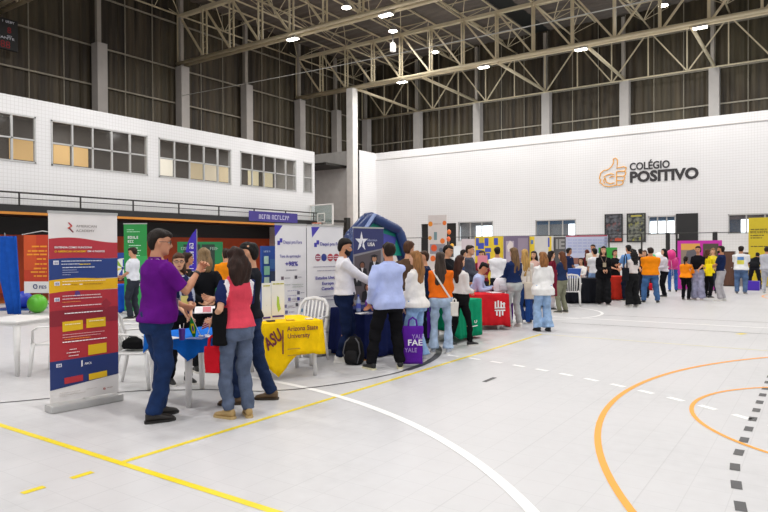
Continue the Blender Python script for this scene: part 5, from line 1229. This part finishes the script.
# near group round the blue table
P('man in purple polo and dark jeans raising one hand, profile to the right', 158, 419, 1.83, -66, hair='short', hc='#1d1510', skin='#c48b6c', fat=.03, top='#5e1578', bot='#172d55', fit='jean', sleeve='short', hem=.90, loose=.012,
  R=(.16, .33, 1.36), L=(-.12, .32, 1.02), curl=1.25, head=(-22, -6), shoe='#231e1b', sole='#1c1917', feet=((-.10, .08, 0), (.10, -.06, -14)), extras=[ex_glasses, ex_lanyard('#c9b0d0', '#e9e4da', 1.05), ex_collar('#5d1a70'), ex_watch(1)], lean=2)
P('woman with glasses, navy t-shirt and grey cardigan behind the blue table', (-6.46, 4.97), 0, 1.60, -158, fem=True, hair='long', hc='#4a3020', skin='#d3a07f', top='#1f2540', inner='#cfd3de', sleeve='elbow', bot='#15151a', fit='slim', L=(-.03, .30, .96), R=(.05, .30, .97),
  head=(-18, -4), extras=[ex_glasses, ex_lanyard('#2a2540', '#e3d37a', 1.12)], shoe='#1c1c1e', sole='#e6e3de', topmats=[cloth('#20264a'), cloth('#9aa0b4')], toppaint=lambda c, a, b, s: 1 if abs(c.x) > .105 else 0)
P('woman in black with light brown hair, back turned, hands clasped behind her', 205, 372, 1.66, 8, fem=True, hair='mid', hc='#7d6547', skin='#c99877', top='#1a1b1f', sleeve='long', bot='#17171a', fit='straight', L='back', R='back', shoe='#222', hem=.88, loose=.01)
P('dark-haired woman half hidden beside the purple feather flag', 188, 350, 1.60, -100, fem=True, hair='mid', hc='#2c1a12', skin='#b98262', top='#25211f', sleeve='long', bot='#1d1d20', fit='straight', L='front', R='front')
P('man in orange t-shirt, back turned, near the dark booth wall', 226.5, 334, 1.66, 10, hair='short', hc='#2a1c14', top='#e88a1a', bot='#23262c', L='front', R='front', skin='#c59070')
P('man in white t-shirt in front of the green banner', 133.5, 319, 1.72, 60, hair='short', hc='#2a1c14', top='#d7d9e0', bot='#30343c', L='front', R='front', skin='#c59070', head=(10, -14))
P('woman in red raglan top with navy sleeves and grey-blue jeans, back turned', 237, 417, 1.66, 28, fem=True, hair='wavy', hc='#2a1812', skin='#d3a182', top='#d8485a', hem=.93, loose=.012, sleeve=.40, bot='#566178', fit='jean', shoe='#b0925f', sole='#c4a873',
  L=(-.20, .12, 1.02), R=(.05, .28, 1.08), feet=((-.09, .03, 22), (.10, -.04, -20)), topmats=[cloth('#d8485a'), cloth('#1d2650'), cloth('#e3dde0')], toppaint=raglan, head=(8, -8))
P('black-haired man in black t-shirt hidden behind the woman in red', 250, 402, 1.71, 82, hair='short', hc='#120e0c', skin='#c79474', top='#1b1c22', bot='#1b2a4a', fit='jean', L=(-.05, .36, 1.14), R='front', feet=((-.1, .16, 6), (.1, -.2, -6)), shoe='#6a5238', sole='#3a2d20', head=(0, -8))
# handshake group at the navy table
P('bearded man in white shirt and navy trousers shaking hands, facing right', 345, 361, 1.79, -92, hair='short', hc='#120d0b', beard='#17100d', skin='#bd8867', top='#dddbe0', sleeve='long', hem=.95, loose=.018, bot='#16213f', fit='slim', R=(-.02, .44, 1.09), L='down2',
  head=(0, -10), shoe='#e3e2e0', sole='#efeeec', extras=[ex_collar('#dddbe0')], feet=((-.09, .05, 6), (.09, -.05, -6)))
P('man in light blue shirt and black trousers with his back turned', 389, 368, 1.72, 22, hair='short', hc='#20150f', skin='#b97f62', wide=1.1, top='#b0bce8', sleeve='long', hem=.83, loose=.014, bot='#131316', fit='straight', L=(-.22, .10, .92), R=(-.08, .42, 1.09),
  shoe='#17171a', sole='#d9d3b4', feet=((-.24, .02, 14), (.13, -.04, -22)), extras=[ex_collar('#b0bce8')], fat=.01)
h_, hi = P('girl in cream sweatshirt and pale jeans holding a purple tote, facing left', 416, 361, 1.61, 62, fem=True, hair='long', hc='#8a6038', skin='#d6a688', top='#e3dfda', sleeve='long', hem=.86, loose=.03, bot='#86a6cc', fit='wide', L=(-.19, .16, .76), R='front', shoe='#c9c9cf', sole='#e6e3de', head=(0, -4))
P('tall brown-haired man behind the girl with the purple tote', 409.5, 351, 1.76, -30, hair='short', hc='#4a3020', skin='#c99573', top='#5a4636', sleeve='long', bot='#20242e', L='front', R='front')
P('young man in navy jacket looking left past the girl in cream', 424, 344, 1.60, 110, hair='short', hc='#3b2618', skin='#cb9472', top='#1c2744', sleeve='long', bot='#1d2330', L='front', R='front')
P('woman with long dark hair in orange sweater and pale flared jeans, back turned', 441, 353, 1.59, -4, fem=True, hair='xlong', hc='#3c3029', skin='#c99877', top='#e06a1c', sleeve='long', hem=.96, loose=.03, bot='#a5b8d0', fit='flare', L='front', R='front', shoe='#b9bdc4',
  sole='#e6e3de', extras=[ex_strap('#d9d3cc')], feet=((-.13, 0, 10), (.13, .0, -10)))
P('brown-haired girl in white top and black trousers stepping right', 460.5, 346, 1.53, -48, fem=True, hair='long', hc='#3a2017', skin='#cf9d7c', top='#dcd8d6', sleeve='long', hem=1.0, loose=.02, bot='#151517', fit='slim', L='front', R='front', shoe='#1a1a1c', sole='#d8d5cf',
  feet=((-.09, -.16, 8), (.09, .20, -8)))
# behind the green and red tables
P('man in black polo leaning over the red table stand', (-6.12, 11.1), 0, 1.72, -115, hair='short', hc='#1a120d', skin='#c68f6e', top='#16171b', sleeve='short', bot='#1c1d22', L=(-.05, .38, 1.02), R=(.05, .36, 1.0), head=(0, -12), extras=[ex_lanyard('#d9d6d2', '#e9e6e0', 1.1), ex_watch(-1)])
P('man in grey hoodie behind the man in black polo', 470, 321, 1.72, -100, hair='short', hc='#2a1f18', skin='#c99573', top='#4a4d58', sleeve='long', bot='#25262c', L='front', R='front')
P('small far person in blue shirt left of the yellow board', 463.5, 308, 1.62, -60, hair='short', hc='#1d1512', skin='#c99573', top='#38507e', bot='#25262c', L='front', R='front')
P('woman with a pink folder before the yellow board', 482, 316, 1.60, 170, fem=True, hair='mid', hc='#20130e', skin='#c99877', top='#7a2430', sleeve='long', bot='#2a2a30', L=(-.02, .28, 1.2), R='front')
P('seated black-haired man in pale blue shirt writing at the red table', (-6.22, 12.35), 0, 1.72, -100, hair='short', hc='#0f0c0b', skin='#c08563', top='#aab4d6', sleeve='long', bot='#262a36', sit=.48, L=(-.12, .44, .82), R=(.10, .46, .82), lean=22, head=(0, -22))
P('man in white t-shirt with his back turned before the yellow board', 497.5, 313, 1.68, 5, hair='short', hc='#15100e', skin='#b57f60', top='#e2e1e4', bot='#24262e', L='front', R='front')
P('blonde-haired woman in navy sweater and light grey jeans, facing left', 514, 327, 1.66, 40, fem=True, hair='xlong', hc='#6b5138', skin='#d0a081', top='#1c2b52', sleeve='long', hem=.98, loose=.02, bot='#aeb2b2', fit='straight', L=(-.10, .34, 1.05), R='front', shoe='#d8d5d0', sole='#e6e3de')
P('woman in white top and dark denim beside the navy sweater', 525, 323, 1.62, 20, fem=True, hair='xlong', hc='#b08a4e', skin='#d0a081', top='#cfc6bd', sleeve='long', hem=.94, loose=.02, bot='#223f78', fit='wide', L='front', R='front', shoe='#3a3a40')
P('woman in loose white blouse and pale wide jeans in mid floor', 543, 331, 1.57, 25, fem=True, hair='mid', hc='#8a5c34', skin='#d6a688', top='#e6e4e3', sleeve='long', hem=.80, loose=.05, bot='#93afd2', fit='wide', L='front', R='down', shoe='#1e1f24', sole='#1e1f24')
P('dark-haired woman in pale top between the white board and the blouse', 534, 309, 1.58, 160, fem=True, hair='long', hc='#1d1412', skin='#cf9d7c', top='#c9a59a', bot='#2a2a30', L='front', R='front')
P('woman with maroon scarf laughing towards the navy t-shirt', 551.5, 310, 1.58, -70, fem=True, hair='mid', hc='#20130e', skin='#cf9d7c', top='#6d1f30', sleeve='long', bot='#b9b2b6', L='front', R='front', hem=.75, loose=.02)
P('woman in navy t-shirt and olive cargo trousers, facing left', 562, 313, 1.56, 60, fem=True, hair='long', hc='#5a341f', skin='#d6a688', top='#22304f', sleeve='short', bot='#7c7c68', fit='straight', L='phone', R='down', shoe='#4a4a40')
P('dark-haired boy in navy t-shirt beside the long blue board', 569, 298, 1.66, -60, hair='short', hc='#15100e', skin='#a87353', top='#1f2a4a', bot='#23262e', L='down', R='front')
# middle background
P('seated woman in white blouse behind the black table', 581, 298.5, 1.60, 165, fem=True, hair='mid', hc='#1d1512', skin='#c99877', top='#e2dfdb', sleeve='long', bot='#2a2a30', sit=.48, L=(-.12, .42, .84), R=(.12, .42, .84))
P('woman with long red-brown hair in maroon top far behind', 587, 293, 1.60, 20, fem=True, hair='xlong', hc='#5a2a1c', skin='#c99877', top='#5c1f2a', sleeve='long', bot='#3c4a6a', L='front', R='front')
P('tall man in beige shirt in front of the pale blue board', 593, 294, 1.78, 170, hair='short', hc='#2a1f18', skin='#b9825f', top='#c9c2b4', bot='#30343c', L='front', R='front')
P('person in white t-shirt and blue jeans left of the woman in black', 594.5, 301, 1.64, 30, hair='short', hc='#15100e', skin='#c99573', top='#dad9dc', bot='#7f9cc6', fit='jean', L='front', R='front')
P('brunette woman dressed in black from neck to feet, holding a phone', 603.5, 305, 1.70, -170, fem=True, hair='long', hc='#2c1812', skin='#d3a182', top='#131316', sleeve='long', hem=.8, loose=.02, bot='#131316', fit='wide', L='front', R='front', shoe='#1c1c20', sole='#cfccc6', extras=[ex_lanyard('#6a5a50', '#a99a80', 1.2)])
P('woman in black blouse holding a drink beside the red cloth', 615, 298, 1.60, -150, fem=True, hair='bun', hc='#3a2219', skin='#cf9d7c', top='#1a1a1d', sleeve='short', bot='#141416', fit='wide', L=(.05, .34, 1.1), R='front', shoe='#2a2a2e')
P('man in light blue t-shirt and dark hair behind the curly-haired woman', 628.5, 301, 1.74, 30, hair='short', hc='#15100e', skin='#b9825f', top='#6f9bd2', sleeve='short', bot='#1c2030', L=(-.12, .4, 1.12), R='front')
P('curly black-haired woman in white top and wide black trousers', 633, 307, 1.62, 42, fem=True, hair='curly', hc='#120e0d', skin='#cf9d7c', top='#d9cfcb', sleeve='short', hem=1.02, bot='#121214', fit='wide', L=(-.06, .42, 1.12), R='front', shoe='#c9c6c0', sole='#e6e3de')
P('person in dark clothes behind the curly-haired woman', 640.5, 296, 1.62, 20, hair='short', hc='#1a1310', skin='#c08a68', top='#17181c', sleeve='long', bot='#17181c', L='front', R='front')
# right-hand group
P('man in orange t-shirt and faded jeans with his back turned', 650.5, 303, 1.66, 8, hair='short', hc='#2a1b14', skin='#b9825f', top='#ee8a16', sleeve='short', hem=.88, loose=.02, bot='#3f628f', fit='jean', L='front', R='front', shoe='#24262c', sole='#d9d6d0', feet=((-.17, 0, 14), (.17, .0, -14)), fat=.02, wide=1.22)
P('black-haired woman in white top turned to the man in orange', 664, 297, 1.62, 110, fem=True, hair='long', hc='#120e0d', skin='#d6a688', top='#cfcad2', sleeve='long', bot='#17171c', fit='straight', L='front', R='front')
P('short-haired woman in dark clothes left of the man in orange', 644.5, 298, 1.58, 160, fem=True, hair='bob', hc='#5a4030', skin='#d0a081', top='#2a2226', bot='#22242c', L='front', R='front')
P('person in blue jeans and magenta jacket beside the balloons', 673, 292, 1.60, 10, fem=True, hair='mid', hc='#2a1b14', skin='#c99877', top='#b8357c', sleeve='long', bot='#2f5a9c', fit='jean', L='front', R='front')
P('girl in orange t-shirt and black trousers with ponytail, back turned', 686, 300, 1.38, -20, fem=True, hair='pony', hc='#1d1310', skin='#b9825f', top='#f08a1c', sleeve='elbow', hem=.90, loose=.04, bot='#151517', fit='straight', L='front', R=(.2, .35, 1.05), shoe='#3a2f2c')
P('woman in black t-shirt and lilac wide trousers', 698, 300, 1.70, 165, fem=True, hair='bun', hc='#20130e', skin='#c68f6e', top='#17171b', sleeve='short', hem=.98, bot='#9c9cb6', fit='wide', L=(-.10, .32, 1.0), R=(.12, .3, 1.02), shoe='#a89a9a')
P('woman with yellow top and black trousers leaning on the navy polo', 708, 298, 1.60, -40, fem=True, hair='mid', hc='#4a2c1c', skin='#cf9d7c', top='#e6c81c', sleeve='short', hem=.90, loose=.03, bot='#1a1a1e', fit='straight', L='front', R='front', shoe='#2a2a2e')
P('person with light hair behind the woman in yellow', 713, 293.5, 1.64, 170, fem=True, hair='mid', hc='#8a6a48', skin='#d6a688', top='#d9c23a', sleeve='long', bot='#2c3040', L='front', R='front')
P('man in navy polo and light grey trousers, facing left', 721, 301, 1.70, 80, hair='short', hc='#1a120e', beard='#24170f', skin='#b9825f', top='#1a2548', sleeve='short', hem=.95, bot='#a9a6aa', fit='straight', L=(-.06, .34, 1.06), R=(.05, .3, 1.06), shoe='#d4d2cf', sole='#e6e3de')
P('man in white t-shirt with yellow and blue print on the back', 741, 294, 1.70, -6, hair='short', hc='#1d1410', skin='#a87353', top='#dfe0e2', sleeve='short', hem=.88, loose=.02, bot='#50688c', fit='jean', L='front', R='front', shoe='#5a5d66', wide=1.2,
  topmats=[cloth('#dfe0e2'), cloth('#d6cf5a'), cloth('#5a86c0')], toppaint=lambda c, a, b, s: (1 if c.z < 1.24 else 2) if (c.y < -.06 and abs(c.x) < .09 and 1.08 < c.z < 1.36) else 0)
P('person in black bending over the purple box', 754.5, 289.5, 1.68, -12, hair='short', hc='#17110e', skin='#a87353', top='#17181b', sleeve='short', hem=.9, bot='#202126', fit='slim', L=(-.16, .42, .85), R=(.16, .42, .85), lean=52, feet=((-.20, 0, 10), (.20, 0, -10)))
P('man in pale grey sweatshirt and trousers cut by the right edge', 767, 293, 1.68, -20, hair='short', hc='#2a1f18', skin='#c08a68', top='#b4b6be', sleeve='long', hem=.88, loose=.03, bot='#b9bac4', fit='straight', L='front', R='front', shoe='#cfcfd2', fat=.02)

# ------------------------------------------------------------------ carried things
def tote(label, x0, y0, x1, y1, depthY, col, handle=.24, name='tote_bag', cat='bag', th=.03, tilt=0, seed=1):
    """soft bag: pixel corners on the upright plane through the floor point depthY"""
    g = V((depthY[0], depthY[1], 0)); dist = g.dot(V((F_.x, F_.y, 0)))
    def pz(px, py): r = ray(px, py); k = dist/(r.x*F_.x+r.y*F_.y); return V((r.x*k, r.y*k, CAMH+r.z*k))
    a, b = pz(x0, y1), pz(x1, y0); w = math.hypot(b.x-a.x, b.y-a.y); H = b.z-a.z; rz = math.atan2(b.y-a.y, b.x-a.x)
    c = (a+b)/2; t = thing(name, label, cat, (c.x, c.y, a.z), rz)
    bm = bmesh.new(); rows = []
    for i in range(7):
        k = i/6; rows.append((H*k, w/2*(.96+.06*k-.03*math.sin(k*3)), th*(1-.55*k)+.004, -th*(1-.55*k)-.004))
    loftz(bm, rows, 24, 5); me = bpy.data.meshes.new('bag'); bmesh.ops.subdivide_edges(bm, edges=bm.edges, cuts=1); bm.to_mesh(me); bm.free(); ripple(me, .006, 18, 12, seed)
    obj('bag_body', me, cloth(col), t, smooth=True)
    for s in (-1, 1): obj('handle', tubem([(-w*.22, s*.012, H-.02), (-w*.17, s*.012, H+handle*.7), (0, s*.008, H+handle), (w*.17, s*.012, H+handle*.7), (w*.22, s*.012, H-.02)], [(.012, .003)]*5, 6), cloth(col), t)
    return t, w, H
lh = wpt(hi, hi['wr'][-1]+hi['fdir'][-1]*.07)
t, w, H = tote('purple tote bag with white FAE lettering held by the girl in cream', 402.5, 326, 423, 363.5, (lh.x-.35*F_.x, lh.y-.35*F_.y), '#5a2396', handle=.12, th=.05)
whi = mat('ink', '#e8e6ee', .5)
text('FAE', .115, whi, t, (-w*.26, -.060, H*.50), bold=.02, width=.20); text('YALE', .085, mat('ink', '#a98fce', .5), t, (-w*.05, -.058, H*.68), bold=.002, width=.17); text('YALE', .085, mat('ink', '#a98fce', .5), t, (-w*.40, -.062, H*.32), bold=.002, width=.17)
tote('black tote bag hanging from the arm of the woman in red', 212.5, 308, 227, 345, (-4.68, 4.10), '#141416', handle=.10, th=.05, seed=2)
tote('red paper bag under the black tote of the woman in red', 204.5, 346, 220, 373, (-4.74, 4.16), '#c01a28', handle=.10, th=.02, seed=4, name='paper_bag')
tote('small white shoulder bag at the side of the woman in orange', 450.5, 302, 458.5, 316, (-4.75, 8.55), '#d9d4cc', handle=.05, th=.04, name='shoulder_bag', seed=5)
tote('purple bag hanging between the girl in cream and the orange sweater', 427, 312, 432.5, 338, (-5.2, 8.75), '#5a2396', handle=.15, th=.03, seed=6)
tote('cream cloth shoulder bag on the woman in white beside the navy sweater', 524, 282, 534, 299, (-4.95, 12.75), '#cbbfb0', handle=.3, th=.05, name='shoulder_bag', seed=7)
tote('maroon bag hanging beside the woman in the white blouse', 551, 270, 557, 296, (-4.42, 12.3), '#6d1f30', handle=.2, th=.04, seed=8)
tote('yellow tote bag carried by the woman in yellow', 706, 264, 712, 276, (-3.05, 21.6), '#ecd21a', handle=.25, th=.06, seed=9)
tote('black bag hanging from the shoulder of the curly-haired woman', 622, 268, 629, 281, (-4.45, 18.3), '#1c1d22', handle=.4, th=.05, name='shoulder_bag', seed=10)
tote('blue bag by the blue jeans behind the man in black polo', 525.5, 296, 530, 322, (-5.05, 13.1), '#274a8c', handle=.1, th=.03, seed=12)
tote('purple paper bag on the floor beside the red cloth', 508.5, 303, 513, 322, (-5.3, 12.75), '#6a2f8c', handle=.05, th=.05, name='paper_bag', seed=13)
# paper in the hands of the woman in red, phone, bag on chair
g = G(212, 309.5, 1.02); 
def plane_pt(px, py, XY):
    r = ray(px, py); d = XY[0]*F_.x+XY[1]*F_.y; k = d/(r.x*F_.x+r.y*F_.y); return V((r.x*k, r.y*k, CAMH+r.z*k))
q = plane_pt(211, 310, (-4.98, 4.42)); t = thing('brochure', 'open white and red brochure held out over the blue table', 'brochure', tuple(q), math.atan2(q.y, q.x)-math.pi/2)
obj('pages', boxm(-.16, .14, -.10, .10, 0, .008), prt('#e6e2e4'), t); obj('red_print', boxm(-.08, .0, -.08, .08, .008, .010), prt('#c2485a'), t); t.rotation_euler = (math.radians(14), 0, t.rotation_euler[2])
t = thing('handbag', 'black handbag lying on the white armchair behind the man in purple', 'handbag', (-6.90, 4.66, .44), .5); b = bmesh.new(); loftz(b, [(0, .14, .11, -.11), (.03, .17, .13, -.13), (.09, .16, .12, -.12), (.13, .10, .07, -.07)], 20, 2.4); obj('bag_body', ripple(blend(b, .012, 'bag', 1), .008, 20, 20, 3), cloth('#141416'), t, smooth=True); obj('handle', tubem([(-.1, 0, .10), (-.05, -.06, .15), (.05, -.06, .15), (.1, 0, .10)], .008, 6), cloth('#141416'), t)
g = wpt(hi, (0, 0, 0))
q = plane_pt(482.5, 262, (-6.6, 14.2)); 
t = thing('folder', 'pink folder held by the woman before the yellow board', 'folder', tuple(q), .5); obj('cover', boxm(-.12, .12, -.008, .008, -.16, .16), prt('#e08a9a'), t); obj('pages', boxm(-.11, .11, -.004, .012, -.15, .15), prt('#e6e2e4'), t)
q = plane_pt(494, 291, (-5.62, 12.1)); tag(obj('notebook', boxm(-.11, .11, -.15, .15, 0, .012), prt('#e6e2e4'), loc=(q.x, q.y, .729), rotz=.9), 'white notebook in front of the seated man on the red table', 'notebook')
q = plane_pt(501, 290, (-5.62, 12.3)); t = thing('backpack', 'white backpack standing at the right end of the red table', 'backpack', (q.x, q.y, .728), .9); b = bmesh.new(); loftz(b, [(0, .12, .08, -.08), (.05, .16, .1, -.1), (.2, .16, .1, -.1), (.3, .1, .06, -.06)], 18, 2.6)
obj('bag_body', b, cloth('#cfcbd0'), t, smooth=True); obj('front_pocket', boxm(-.09, .09, -.13, -.08, .04, .16, bev=.02), cloth('#b9b5bc'), t, smooth=True)
